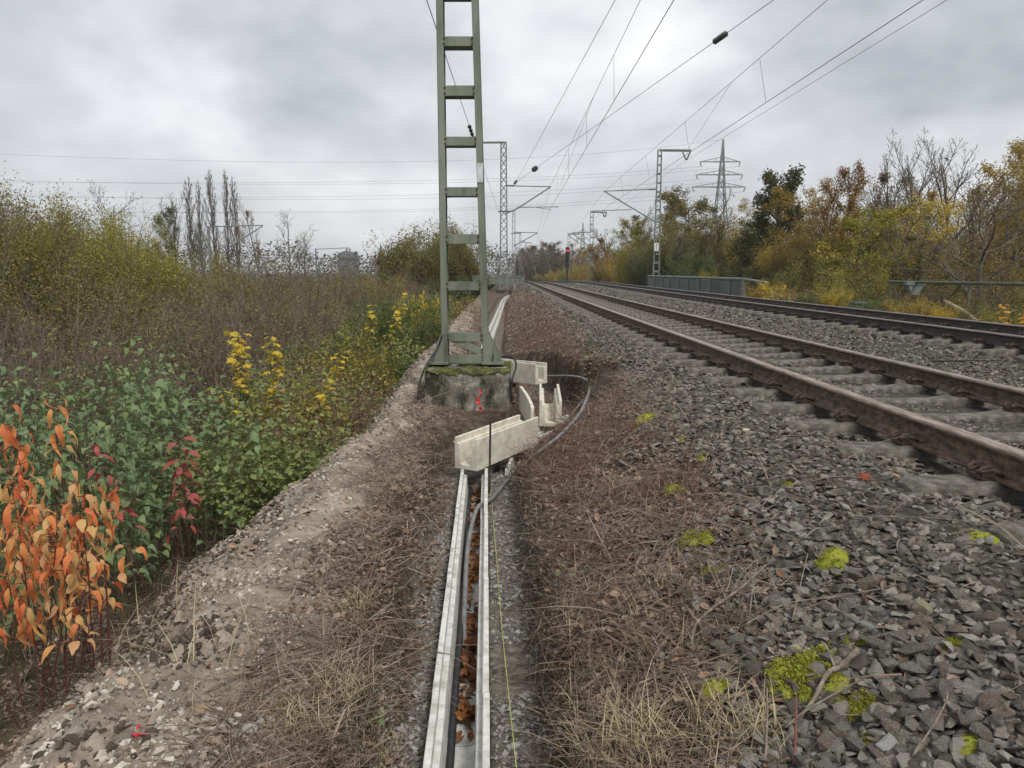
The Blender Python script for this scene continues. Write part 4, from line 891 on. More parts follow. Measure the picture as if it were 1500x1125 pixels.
def far_wood():
    g = np.random.default_rng(70); mb = MB(); n = 70000
    az = g.uniform(-.9, .9, n); r = g.uniform(230, 420, n); X = r*np.sin(az); Y = r*np.cos(az); top = 7+9*fbm(az*200, az*0, 7, 51, 4)+2.5
    z = -4.5+top*g.random(n)**1.5; k = np.ones(n, bool)
    P = np.stack([X, Y, z], 1)[k]; n = len(P)
    mb.scatter(*LEAFQ, P, rotm(g.uniform(-1, 1, n), g.normal(0, .6, n), g.uniform(0, 6.28, n)), g.uniform(.7, 1.4, n))
    tag(mb.obj('distant_woods', leafmat('distant_wood_leaves', [(.06, .055, .045), (.085, .075, .055), (.10, .09, .06), (.075, .08, .05)], nscale=.05)), kind='stuff', label='distant grey brown woods along the horizon')
far_wood()

# ------------------------------------------------------------------ masts, wires, signal
M_GALV = mat('grey_green_steel', [(.10, .115, .105), (.16, .175, .16), (.22, .235, .22)], 3, .6, 0)
M_WIRE = mat('wire', [(.05, .05, .05), (.09, .09, .09)], 1, .6, 0)
M_INS = mat('insulator', [(.02, .026, .022), (.04, .05, .042)], 4, .4, 0)
M_WHITE = mat('white_sign', [(.62, .62, .6), (.74, .74, .72)], 6, .6, 0)
M_BLACK = mat('black_paint', [(.012, .012, .012), (.02, .02, .02)], 6, .6, 0)
M_RUSTG = mat('foundation_dark', [(.03, .03, .026), (.08, .075, .065)], 2, .95, 0)
def lattice(name, label, x, y, ztop, w0, w1, ladder, group, step=.55):
    zb = float(zdrop(y))+.15; t = thing(name, label, 'mast', (x, y, zb), 0, group); H = ztop-zb
    cs = [(-1, -1), (1, -1), (1, 1), (-1, 1)] if not ladder else [(-1, 0), (1, 0)]
    def P(c, z): wv = (w0+(w1-w0)*z/H)/2; return Vector((c[0]*wv, c[1]*wv, z))
    for c in cs: MB().bar(P(c, 0), P(c, H), .075, .075 if not ladder else .16, (0, 1, 0)).obj('leg', M_GALV, t)
    m_ = MB(); z = .2; n = 0
    while z < H-.2:
        z2 = min(z+step, H)
        if ladder: m_.bar(P(cs[0], z), P(cs[1], z), .14, .08, (0, 1, 0))
        else:
            for i in range(4):
                a, b_ = cs[i], cs[(i+1) % 4]; m_.bar(P(a, z), P(b_, z2), .045, .03); m_.bar(P(b_, z), P(a, z2), .045, .03)
        z = z2
    tag(m_.obj('lacing', M_GALV, t), kind='stuff'); MB().box((0, 0, -.4), (w0+.55, w0+.55, 1.0)).obj('footing', M_RUSTG, t)
    return t
def part_bar(t, name, pts, r, m=None, k=6):
    o = Vector(t.location); return MB().tube([Vector(p)-o for p in pts], r, k).obj(name, m or M_GALV, t)
def ins(t, name, p, q, r, n=5):
    o = Vector(t.location); pr = [(0, r*.35)]
    for i in range(n): a = (i+.1)/n; b_ = (i+.55)/n; pr += [(a, r*.4), (a+.02, r), (b_, r*.55), (b_+.05, r*.4)]
    return MB().lathe(Vector(p)-o, Vector(q)-o, pr+[(1, r*.35)], 10).obj(name, M_INS, t)
Y2 = 51.
p = at(738, 380, Y2)
m2 = lattice('lattice_mast', 'grey cross braced lattice mast just right of the ladder mast', p.x, Y2, at(738, 208, Y2).z, .5, .36, False, 'catenary masts along the tracks')
part_bar(m2, 'top_arm', [at(740, 208.5, Y2), at(690, 209, Y2)], .07); part_bar(m2, 'cantilever_tube', [at(741, 272, Y2), at(806, 273.5, Y2)], .035); part_bar(m2, 'strut', [at(740, 313, Y2), at(757, 306, Y2), at(807, 273.5, Y2)], .045)
part_bar(m2, 'steady_arm', [at(757, 303.5, Y2), at(818, 303, Y2)], .028); part_bar(m2, 'registration_arm', [at(786, 304, Y2), at(807, 307, Y2)], .02); ins(m2, 'insulator', at(743, 272, Y2), at(754, 272.2, Y2), .09); part_bar(m2, 'cross_arm', [at(730, 310, Y2), at(752, 309, Y2)], .05)
b = MB(); o_ = Vector(m2.location); b.box((.0, -.1, -.1), (1.1, .9, .5)); b.obj('footing', M_RUSTG, m2)
Y3 = 112.; m3 = lattice('lattice_mast', 'smaller lattice mast right behind the first one', at(752.5, 380, Y3).x, Y3, at(752, 309, Y3).z, .5, .4, False, 'catenary masts along the tracks', .9)
part_bar(m3, 'cantilever_tube', [at(753, 340, Y3), at(788, 341, Y3)], .06); part_bar(m3, 'strut', [at(753, 360, Y3), at(788, 341, Y3)], .07); part_bar(m3, 'top_arm', [at(745, 309.5, Y3), at(754, 309, Y3)], .09)
Y4 = 170.; m4 = lattice('lattice_mast', 'third thin mast on the left side of the tracks', at(762, 380, Y4).x, Y4, at(762, 341, Y4).z, .5, .4, False, 'catenary masts along the tracks', 1.2)
part_bar(m4, 'top_arm', [at(748, 342, Y4), at(763, 341.5, Y4)], .12); part_bar(m4, 'cantilever_tube', [at(762, 354, Y4), at(780, 356, Y4)], .08)
YR = 53.; mr = lattice('ladder_mast', 'right mast with a long top arm, V insulators and a white number sign', at(963.5, 320, YR).x, YR, at(968, 219, YR).z, .44, .24, True, 'catenary masts along the tracks', .62)
part_bar(mr, 'top_arm', [at(966, 220, YR), at(1012.5, 220.5, YR)], .09)
ins(mr, 'insulator', at(1000, 223, YR), at(1005, 234.5, YR), .075); ins(mr, 'insulator', at(1011, 223, YR), at(1005.5, 234.5, YR), .075)
part_bar(mr, 'cantilever_tube', [at(886, 280, YR), at(962, 277, YR)], .035); part_bar(mr, 'strut', [at(885, 280, YR), at(948, 318, YR), at(961, 325, YR)], .045); ins(mr, 'insulator', at(950, 277.5, YR), at(960, 277.2, YR), .08)
part_bar(mr, 'cross_arm', [at(958, 325, YR), at(967, 324.5, YR)], .06); part_bar(mr, 'steady_arm', [at(867, 309, YR), at(925, 307, YR)], .028)
sp_ = at(960.5, 362, YR)-Vector(mr.location)
sg = MB().box((sp_.x, -.28, sp_.z), (.30, .03, .56)).obj('number_sign', M_WHITE, mr); sg['label'] = 'white sign with the numbers 4 and 2'
def text(parent, s, loc, size, m, name='numeral'):
    cu = bpy.data.curves.new('t', 'FONT'); cu.body = s; cu.size = size; cu.align_x = 'CENTER'; cu.align_y = 'CENTER'; cu.extrude = .004
    o = bpy.data.objects.new('t', cu); C.objects.link(o); bpy.context.view_layer.update(); me = bpy.data.meshes.new_from_object(o.evaluated_get(bpy.context.evaluated_depsgraph_get()))
    bpy.data.objects.remove(o); me.materials.clear(); me.materials.append(m); t = bpy.data.objects.new(name, me); C.objects.link(t); t.parent = parent; t.location = loc; t.rotation_euler = (math.pi/2, 0, 0); return t
text(sg, '4', (sp_.x, -.302, sp_.z+.12), .28, M_BLACK); text(sg, '2', (sp_.x, -.302, sp_.z-.12), .28, M_BLACK)
Y5 = 100.; m5 = lattice('ladder_mast', 'second ladder mast on the right above the gold bushes', at(866, 380, Y5).x, Y5, at(866, 309, Y5).z, .5, .35, True, 'catenary masts along the tracks', .9)
part_bar(m5, 'top_arm', [at(865, 310.5, Y5), at(889, 311, Y5)], .1); ins(m5, 'insulator', at(883, 312, Y5), at(885.5, 318, Y5), .12); ins(m5, 'insulator', at(888.5, 312, Y5), at(886, 318, Y5), .12); part_bar(m5, 'cantilever_tube', [at(838, 341, Y5), at(866, 340, Y5)], .06); part_bar(m5, 'strut', [at(838, 341, Y5), at(864, 362, Y5)], .06)
Y6 = 150.; m6 = lattice('ladder_mast', 'distant ladder mast above the red signal', at(833, 380, Y6).x, Y6, at(833, 341.5, Y6).z, .5, .4, True, 'catenary masts along the tracks', 1.4)
part_bar(m6, 'top_arm', [at(832, 342.5, Y6), at(850, 343, Y6)], .12); part_bar(m6, 'strut', [at(833, 345, Y6), at(848, 356, Y6)], .08)
for px, Y, top, x2, lab in [(308, 70, 331, 385, 'pole of another line with a long bracket in front of the poplars'), (463, 105, 364, 512, 'distant pole with bracket left of the church spire')]:
    t = thing('line_pole', lab, 'pole', (at(px, 380, Y).x, Y, -1.5+float(zdrop(Y)))); MB().box((0, 0, (at(px, top, Y).z-t.location.z)/2), (.2, .2, at(px, top, Y).z-t.location.z)).obj('post', M_GALV, t)
    part_bar(t, 'bracket_arm', [at(px, top+1, Y), at(x2, top-1, Y)], .05); part_bar(t, 'strut', [at(x2, top, Y), at(x2-(x2-px)*.5, top+24*70/Y, Y)], .05)
def wire(name, label, pts, r, insul=(), group='overhead line wires', cat='wire', drops=()):
    t = thing(name, label, cat, pts[0], 0, group); o = Vector(pts[0]); fine = []
    for a, b_ in zip(pts, pts[1:]):
        for i in range(8): fine.append(Vector(a).lerp(Vector(b_), i/8)-o)
    fine.append(Vector(pts[-1])-o); MB().tube(fine, r, 5).obj('conductor', M_WIRE, t)
    for p, q, rr in insul: ins(t, 'insulator', p, q, rr, 6)
    for p, q in drops: part_bar(t, 'dropper', [p, q], .006, M_WIRE, 4)
    return t
def back(p, q, Yb): p, q = Vector(p), Vector(q); return p+(p-q)*((p.y-Yb)/(q.y-p.y))
def between(p, q, f): return Vector(p).lerp(Vector(q), f)
RW = .0085
c1, c2 = atz(987, 0, 6.35), at(806, 306, Y2); k1, k2 = at(938, 0, 17), at(806, 273, Y2); c0, k0 = back(c1, c2, 2), back(k1, k2, 2)
def onl(a, b_, Y): a, b_ = Vector(a), Vector(b_); return a+(b_-a)*((Y-a.y)/(b_.y-a.y))
drop1 = [(onl(k1, k2, y), onl(c1, c2, y)) for y in (21, 28, 36, 44)]
wire('contact_wire', 'contact wire over the near track', [c0, c1, c2, at(788, 341+10, 112), at(783, 375, 200)], RW)
wire('carrier_wire', 'upper carrier wire over the near track with hangers', [k0, k1, k2, at(788, 341, 112), at(783, 368, 200)], RW*.8, drops=drop1)
wire('stay_wire', 'short stitch wire slanting from the carrier wire of the near track', [onl(k1, k2, 25.5)+Vector((0, 0, .01)), onl(c1, c2, 34)+Vector((-.12, 0, .5)), onl(c1, c2, 40)+Vector((-.1, 0, .15))], RW*.6)
a_, b_ = at(901, 0, 18), at(756, 266.5, Y2)
wire('feeder_wire', 'feeder wire ending at the small round insulator on the lattice mast', [back(a_, b_, 3), a_, b_], RW*.9, [(at(757.2, 264.5, Y2), at(753, 270, Y2), .12)])
a_, b_ = at(1133, 0, 18), at(753, 269, Y2)
wire('anchor_wire', 'crossing anchor wire with two dark egg shaped insulators', [back(a_, b_, 3), a_, b_], RW, [(onl(a_, b_, 20.35), onl(a_, b_, 21.05), .085), (onl(a_, b_, 44), onl(a_, b_, 44.6), .15)])
c1, c2 = atz(1352, 0, 6.35), at(890, 302, YR); k1, k2 = at(1212, 0, 17.2), at(886, 279.5, YR)
drop2 = [(onl(k1, k2, y), onl(c1, c2, y)) for y in (21.5, 30, 38, 46)]
wire('contact_wire', 'contact wire over the far track', [back(c1, c2, 2), c1, c2, at(840, 352, 100), at(815, 378, 180)], RW)
wire('carrier_wire', 'upper carrier wire over the far track with hangers', [back(k1, k2, 2), k1, k2, at(839, 341, 100), at(814, 371, 180)], RW*.8, drops=drop2)
wire('stay_wire', 'short stitch wire slanting down near the top arm of the right mast', [onl(k1, k2, 24), at(1012, 212, 36), at(1003, 232, 40)], RW*.6)
a_, b_ = at(1387, 0, 23), at(1005, 235, YR)
wire('feeder_wire', 'outer feeder wire held by the V insulators of the right mast', [back(a_, b_, 4), a_, b_, at(886, 318.5, Y5), at(847, 348, Y6)], RW)
a_, b_ = at(625, 0, 9.2), at(731, 313, Y2)
wire('anchor_wire', 'thin wire passing behind the ladder mast on the left', [back(a_, b_, 7), a_, b_], RW*.7, [(onl(a_, b_, 17.5), onl(a_, b_, 20.5), .05)])
# high voltage line crossing behind
PY = 250.
def pylon(name, label, px, Y, top, base_w, arms, zb, hz):
    x = at(px, 390, Y).x; zt = at(px, top, Y).z; t = thing(name, label, 'pylon', (x, Y, zb), 0, 'high voltage pylons'); H = zt-zb; w0 = base_w
    cs = [(-1, -1), (1, -1), (1, 1), (-1, 1)]
    def W(z): f = z/H; return (w0*(1-f/.62)+w0*.28*f/.62 if f < .62 else w0*.28*(1-(f-.62)/.40))/2
    def P(c, z): return Vector((c[0]*W(z), c[1]*W(z), z))
    zs = list(np.linspace(0, H, 13))
    for c in cs:
        m_ = MB()
        for a, b_ in zip(zs, zs[1:]): m_.bar(P(c, a), P(c, b_), .34*hz, .34*hz, (0, 1, 0))
        tag(m_.obj('leg', M_GALV, t), kind='stuff')
    m_ = MB()
    for a, b_ in zip(zs, zs[1:]):
        for i in range(4): m_.bar(P(cs[i], a), P(cs[(i+1) % 4], b_), .16*hz, .16*hz); m_.bar(P(cs[(i+1) % 4], a), P(cs[i], b_), .16*hz, .16*hz)
    tag(m_.obj('lacing', M_GALV, t), kind='stuff')
    tips = []
    for ay, xl, xr in arms:
        z = at(px, ay, Y).z-zb; l = (xl-px)/1060*Y; r = (xr-px)/1060*Y; m_ = MB()
        for e in (l, r):
            for s in (-1, 1): m_.bar((0, s*W(z), z), (e, 0, z), .26*hz, .26*hz); 
            m_.bar((0, 0, z+1.6*hz), (e, 0, z), .2*hz, .2*hz); m_.bar((e, 0, z), (e*.93, 0, z-1.5*hz), .3*hz, .3*hz); tips.append(Vector((x+e*.93, Y, zb+z-1.5*hz)))
            for q in (.3, .6): m_.bar((e*q, 0, z), (e*q, 0, z+1.6*hz*(1-q)), .14*hz, .14*hz)
        tag(m_.obj('cross_arm', M_GALV, t), kind='stuff')
    return x, zt, tips
x, zt, tips = pylon('pylon', 'large three armed power pylon above the right hand trees', 1051.5, PY, 204, 8.5, [(237, 1020, 1077), (256, 1015, 1081), (274, 1010, 1086)], -4, 1)
pylon('pylon', 'small distant power pylon left of the right mast', 853, 520, 326, 9, [(340, 846, 860), (350, 844, 862)], -5, 1.2)
GHV = 'high voltage conductors crossing the sky'
for i, (tip, yl, ym) in enumerate(zip([Vector((x, PY, zt))]+tips, [222, 262, 262, 283, 283, 305, 305], [236, 264, 268, 285, 290, 306, 309])):
    yl += (i % 2)*4; pl, pm = at(-80, yl, PY+20), at(640, ym, PY+15)
    pts = []
    for u in np.linspace(0, 1, 15):     # a parabola through the three points
        q = pl*((u-.55)*(u-1)/(.55))+pm*(u*(u-1)/(.55*(.55-1)))+tip*(u*(u-.55)/(.45)); pts.append(q)
    o = MB().tube(pts, .038, 4).obj('high_voltage_wire', M_WIRE); tag(o, 'thin high voltage wire running across the sky to the large pylon', 'wire', GHV)
# signal
YS = 95.; t = thing('railway_signal', 'red railway signal on a dark post in front of the far wood', 'signal', (at(831, 380, YS).x, YS, float(zdrop(YS))-.2)); zt = at(831, 362, YS).z-t.location.z
MB().tube([(0, .12, 0), (0, .12, zt)], .09, 8).obj('post', M_BLACK, t); hd = MB().box((0, 0, zt-.95), (.48, .16, 1.9)).obj('signal_head', M_BLACK, t, bevel=.1)
mred, T_, B_, L_ = newmat('red_lamp'); B_.inputs['Base Color'].default_value = (.6, .02, .02, 1); B_.inputs['Emission Color'].default_value = (1, .04, .03, 1); B_.inputs['Emission Strength'].default_value = .25
MB().lathe((0, -.08, zt-.45), (0, -.2, zt-.45), [(0, .17), (1, .15)], 14).obj('red_lamp', mred, hd); MB().box((0, -.1, zt-.45), (.44, .06, .09)).obj('lamp_bar', M_WHITE, hd)
MB().box((-.02, 0, zt-2.3), (.5, .16, .55)).obj('lower_board', M_BLACK, t)
# bridge railings
M_RAILG = mat('railing_grey_green', [(.10, .12, .11), (.145, .165, .152), (.19, .205, .195)], 2, .6, .1)
M_PANEL = mat('railing_mesh_panel', [(.055, .07, .065), (.085, .105, .098), (.115, .13, .125)], 1.5, .5, .1)
M_STRIPE = mat('bridge_edge_concrete', [(.06, .055, .045), (.13, .12, .10), (.2, .19, .165)], 2, .9, .3)
t = thing('bridge_railing', 'grey green bridge railing with panels right of the far track', 'railing'); XR = 9.05
posts = [28.0, 29.6, 32.4, 34.2, 36.2, 38.2, 40.2, 42.2, 44.2, 46.5]
def rp(Y, z): return Vector((XR+float(shift(Y))+.3, Y, z))
for Y in posts: MB().bar(rp(Y, .3), rp(Y, 1.27), .12, .12).obj('post', M_RAILG, t)
for a, b_ in zip(posts, posts[1:]): MB().bar(rp(a+.08, .93 if a > 29 else .8), rp(b_-.08, .93 if a > 29 else .8), .02, .56 if a > 29 else .86, (0, 0, 1)).obj('panel', M_PANEL, t)
MB().tube([rp(46.5, 1.29), rp(28, 1.29), rp(28, 1.29)+Vector((.5, -1.2, -.12))], .055, 8).obj('top_rail', M_RAILG, t)
MB().bar(rp(46.5, .62), rp(29.7, .62), .09, .07).obj('bottom_rail', M_RAILG, t); MB().bar(rp(47, .35), rp(29.7, .35), .3, .42).obj('edge_beam', M_STRIPE, t)
t = thing('bridge_railing', 'low green plate railing left of the tracks beside the lattice mast', 'railing'); 
for a, b_ in ((694, 716), (718, 741), (743, 765)): MB().bar(at(a, 411.5, 57), at(b_, 411.5, 57), .04, .5, (0, 0, 1)).obj('panel', M_MAST, t)
for px in (693, 717, 742, 766): MB().bar(at(px, 418, 57), at(px, 405, 57), .14, .14).obj('post', M_RAILG, t)
MB().bar(at(692, 405, 57), at(767, 405, 57), .14, .1).obj('top_rail', M_RAILG, t)
# pipe handrail at the right
t = thing('pipe_handrail', 'old green pipe handrail across the bushes at the right edge', 'handrail')
def hp(Y, z): return Vector((9.95+float(shift(Y))+.28, Y, z))
M_HAND = mat('handrail_green', [(.05, .055, .035), (.09, .095, .065), (.13, .13, .1)], 4, .7, .2)
MB().tube([hp(19.2, 1.32), hp(15, 1.34), hp(11, 1.36)], .036, 8).obj('top_pipe', M_HAND, t); MB().tube([hp(16.8, .82), hp(11, .84)], .022, 6).obj('lower_pipe', M_HAND, t)
for Y in (19.1, 15.9, 13.2): MB().tube([hp(Y, -.3), hp(Y, 1.32)], .03, 6).obj('post', M_HAND, t)
MB().tube([hp(16.8, .82), hp(16.2, 1.3)], .02, 6).obj('brace', M_HAND, t)
t = thing('hanging_bracket', 'inverted triangular grey bracket hanging under the pipe handrail', 'bracket'); c = hp(18.0, 1.28)
pr = [(-.2, 0), (.2, 0), (.08, -.26), (-.08, -.26)]; V = [(c.x+px, c.y+dy, c.z+pz) for dy in (-.06, .06) for px, pz in pr]
MB().add(V, [[3, 2, 1, 0], [4, 5, 6, 7], [0, 1, 5, 4], [1, 2, 6, 5], [2, 3, 7, 6], [3, 0, 4, 7]]).obj('plate', M_RAILG, t); MB().box((c.x, c.y, c.z+.03), (.48, .16, .1)).obj('clamp', M_RAILG, t); MB().tube([c+Vector((-.1, 0, -.26)), c+Vector((-.1, 0, -1.2))], .015, 6).obj('rod', M_BLACK, t)
t = thing('cable_box', 'small grey box with a lid beside the far track', 'box', (at(1258, 440, 18).x, 18, .1)); MB().box((0, 0, .35), (.3, .25, .7)).obj('case', M_RAILG, t, bevel=.01); MB().box((0, -.01, .72), (.36, .3, .05)).obj('lid', M_PANEL, t, bevel=.01)
o = MB().tube([at(1384, 441, 16.4), at(1410, 455, 15.6), at(1445, 482, 14.4)], [.035, .045, .05], 8).obj('fallen_log', mat('pale_bark', [(.2, .17, .13), (.36, .31, .25)], 5, .9, .3)); tag(o, 'pale fallen trunk leaning in the bushes under the pipe handrail', 'trunk')
# far buildings
M_HAZEBLUE = mat('church_haze_blue', [(.07, .08, .10), (.10, .11, .13)], .2, .8, 0); M_DARKB = mat('house_haze_grey', [(.085, .088, .095), (.12, .122, .13)], .2, .8, 0)  # distance haze mixed into both colours: church tinted blue, house lightened
YC = 800.; px = at(558.5, 390, YC).x; t = thing('church', 'pointed church spire far away on the horizon', 'church', (px, YC, -6)); zt = at(558, 355, YC).z+6; zs = at(558, 378, YC).z+6
MB().box((0, 0, zs/2), (5.6, 5.6, zs)).obj('tower', M_HAZEBLUE, t); V = [(-2.9, -2.9, zs), (2.9, -2.9, zs), (2.9, 2.9, zs), (-2.9, 2.9, zs), (0, 0, zt)]; MB().add(V, [[0, 1, 4], [1, 2, 4], [2, 3, 4], [3, 0, 4]]).obj('spire', M_HAZEBLUE, t)
YB = 520.; t = thing('gable_house', 'dark roofed building on the horizon left of the church spire', 'building', (at(511, 390, YB).x, YB, -5)); e1, e2 = at(511, 378, YB).z+5, at(511, 368, YB).z+5
MB().box((0, 0, e1/2), (13, 10, e1)).obj('wall', M_DARKB, t); pts = [(-7, e1), (7, e1), (5.2, e2-1.4), (1.5, e2), (-1.5, e2), (-5.2, e2-1.4)]
V = [(x_, y_, z_) for y_ in (-6.5, 6.5) for x_, z_ in pts]; MB().add(V, [[5, 4, 3, 2], [5, 2, 1, 0], [8, 9, 10, 11], [6, 7, 8, 11]]+[[i, (i+1) % 6, (i+1) % 6+6, i+6] for i in range(6)]).obj('roof', M_DARKB, t)
for dx in (-1.2, 1.2): MB().box((dx, 0, e2+.9), (.8, .8, 2.0)).obj('chimney', M_DARKB, t)
HAZE = True
# ------------------------------------------------------------------ cables, stake, string
M_CABLE = mat('black_cable', [(.012, .012, .013), (.03, .03, .032)], 30, .5, 0, spec=.5)
M_GCABLE = mat('grey_cable', [(.09, .09, .09), (.16, .16, .158), (.22, .22, .215)], 25, .6, .1, spec=.4)
def smooth(pts, n=8):
    P = [Vector(p) for p in pts]; P = [P[0]*2-P[1]]+P+[P[-1]*2-P[-2]]; out = []
    for i in range(1, len(P)-2):
        for k in range(n):
            t = k/n; a, b_, c, d = P[i-1], P[i], P[i+1], P[i+2]
            out.append(.5*((2*b_)+(-a+c)*t+(2*a-5*b_+4*c-d)*t*t+(-a+3*b_-3*c+d)*t**3))
    return out+[P[-2]]
def cable(name, label, pts, r, m, cat='cable', group=None): return tag(MB().tube(smooth(pts), r, 8).obj(name, m, None, True), label, cat, group)
def tp(y, off, z): return (float(Xt(y))+off, y, z)
cable('cable', 'thick black cable lying along the left side inside the laid troughs', [tp(.6, -.033, -.195), tp(1.6, -.034, -.196), tp(2.6, -.036, -.195), tp(3.6, -.03, -.197), tp(4.6, -.038, -.196), tp(5.7, -.03, -.196), tp(6.2, -.02, -.2)], .0165, M_CABLE)
cable('cable', 'grey cable rising from the trough, over its right wall and looping up the bank', [tp(3.3, -.01, -.21), tp(3.7, -.018, -.17), tp(4.3, -.012, -.08), tp(4.75, .04, .0), at(720, 735, 5.15)+Vector((0, 0, .02)), hit(745, 702, .03), hit(785, 666, .04), hit(820, 638, .05), hit(846, 610, .07), hit(858, 588, .1), hit(863, 570, .13), hit(858, 556, .12), at(838, 551, 8.8), at(800, 551, 9.3), at(770, 550, 9.6)], .0145, M_GCABLE)
hp1 = [hit(832, 614, .02), hit(860, 580, .03), hit(885, 560, .04), hit(905, 552, .03), hit(930, 547, .02), hit(945, 545, .0)]
cable('cable', 'dark cable end running up the bank beside the grey loop', hp1, .013, M_GCABLE)
fx = float(at(630, 512, MY).x)
cable('cable', 'black earth cable drooping down the left side of the mast block', [at(648, 490, MY-.1), at(640, 512, MY-.12), at(626, 532, MY-.3), at(616, 556, FY0+.05), at(612.5, 580, FY0), at(615, 600, FY0-.02), at(621, 613, FY0-.05)], .011, M_CABLE)
cable('cable', 'black cable bending over the right edge of the mast block', [at(736, 523, MY-.05), at(746, 522, MY-.1), at(754, 527, MY-.2), at(756, 538, MY-.3), at(751, 553, FY0-.05), at(748, 570, FY0-.04), at(750, 588, FY0)], .012, M_CABLE)
b = MB(); p0, p1 = at(718.5, 615, 5.42), at(716.5, 742, 5.42); b.tube([p1, p0], .0085, 8); b.tube([p0-Vector((0, 0, .004)), p0+Vector((0, 0, .004))], .011, 8)
tag(b.obj('stake', mat('rusty_bar', [(.03, .024, .02), (.075, .055, .042)], 30, .8, .3)), 'thin rusty steel stake standing before the front spare trough', 'stake')
b = MB().tube([p0.lerp(p1, .82)+Vector((.01, -.01, 0)), at(725, 790, 4.4), at(735, 920, 3.25), at(757, 1130, 2.2), at(764, 1180, 2.0)], .0016, 5)
tag(b.obj('string_line', mat('yellow_green_string', [(.42, .46, .09), (.5, .54, .15)], 10, .8, 0)), 'taut yellow green string along the right side of the trough', 'string')
# red marking tape and a stick against the block
g = np.random.default_rng(77); P = []; F = []
for i in range(22):
    t = i/21; c = at(702+2.5*math.sin(t*9), 571+30*t, FY0-.06-.05*t); a = t*6+g.normal(0, .25); w_ = (.012+.012*t)
    P += [c+Vector((math.cos(a)*w_, math.sin(a)*w_, g.normal(0, .004))), c-Vector((math.cos(a)*w_, math.sin(a)*w_, 0))]
F = [[2*i, 2*i+1, 2*i+3, 2*i+2] for i in range(21)]
tag(MB().add(P, F).obj('marker_ribbon', mat('red_ribbon', [(.48, .02, .03), (.68, .05, .06)], 20, .5, 0)), 'twisted red marker ribbon in front of the mast block', 'ribbon')
tag(MB().tube(smooth([at(590, 592, 7.5), at(640, 580, 7.6), at(690, 560, 7.75), at(722, 544, 7.8)]), [.006]*24+[.004], 6).obj('stick', M_BRUSH), 'thin bent stick leaning against the mast block', 'stick')

# ------------------------------------------------------------------ ground litter
CURL = (np.array([[0, -.5, 0], [.3, -.1, .12], [.25, .3, .2], [0, .55, .1], [-.25, .3, .17], [-.3, -.1, .14], [0, 0, -.03]]), [np.array([[0, 1, 6], [1, 2, 6], [2, 3, 6], [3, 4, 6], [4, 5, 6], [5, 0, 6]])])
M_LIT = leafmat('fallen_brown_leaves', [(.055, .038, .028), (.115, .08, .058), (.19, .13, .095), (.27, .195, .145), (.37, .285, .22), (.15, .09, .065)], 'island', .15, .8, .35, 3)
M_STEM = mat('dead_stems', [(.055, .039, .03), (.135, .098, .074), (.23, .175, .135), (.40, .33, .265)], 2.5, .9, 0, island=.6)
M_REDS = mat('reddish_dead_stems', [(.085, .035, .03), (.15, .06, .05), (.2, .095, .075)], 3, .9, 0, island=.7)
M_DRYG = leafmat('dry_grass_blades', [(.26, .20, .12), (.40, .33, .2), (.50, .43, .28), (.32, .27, .14), (.22, .22, .08)], 'island', .2, .8, .3, 3)
M_ROOT = mat('dark_roots', [(.025, .018, .013), (.06, .043, .03)], 3, .95, 0, island=.5)
def samp(g, n, a, b, lo, hi, ref='d'):
    Y = np.exp(g.uniform(math.log(a), math.log(b), n)); q = g.uniform(lo, hi, n); X = q+(shift(Y) if ref == 'd' else Xt(Y)); k = np.abs(X) < .74*Y+1.0; return X[k], Y[k], q[k]
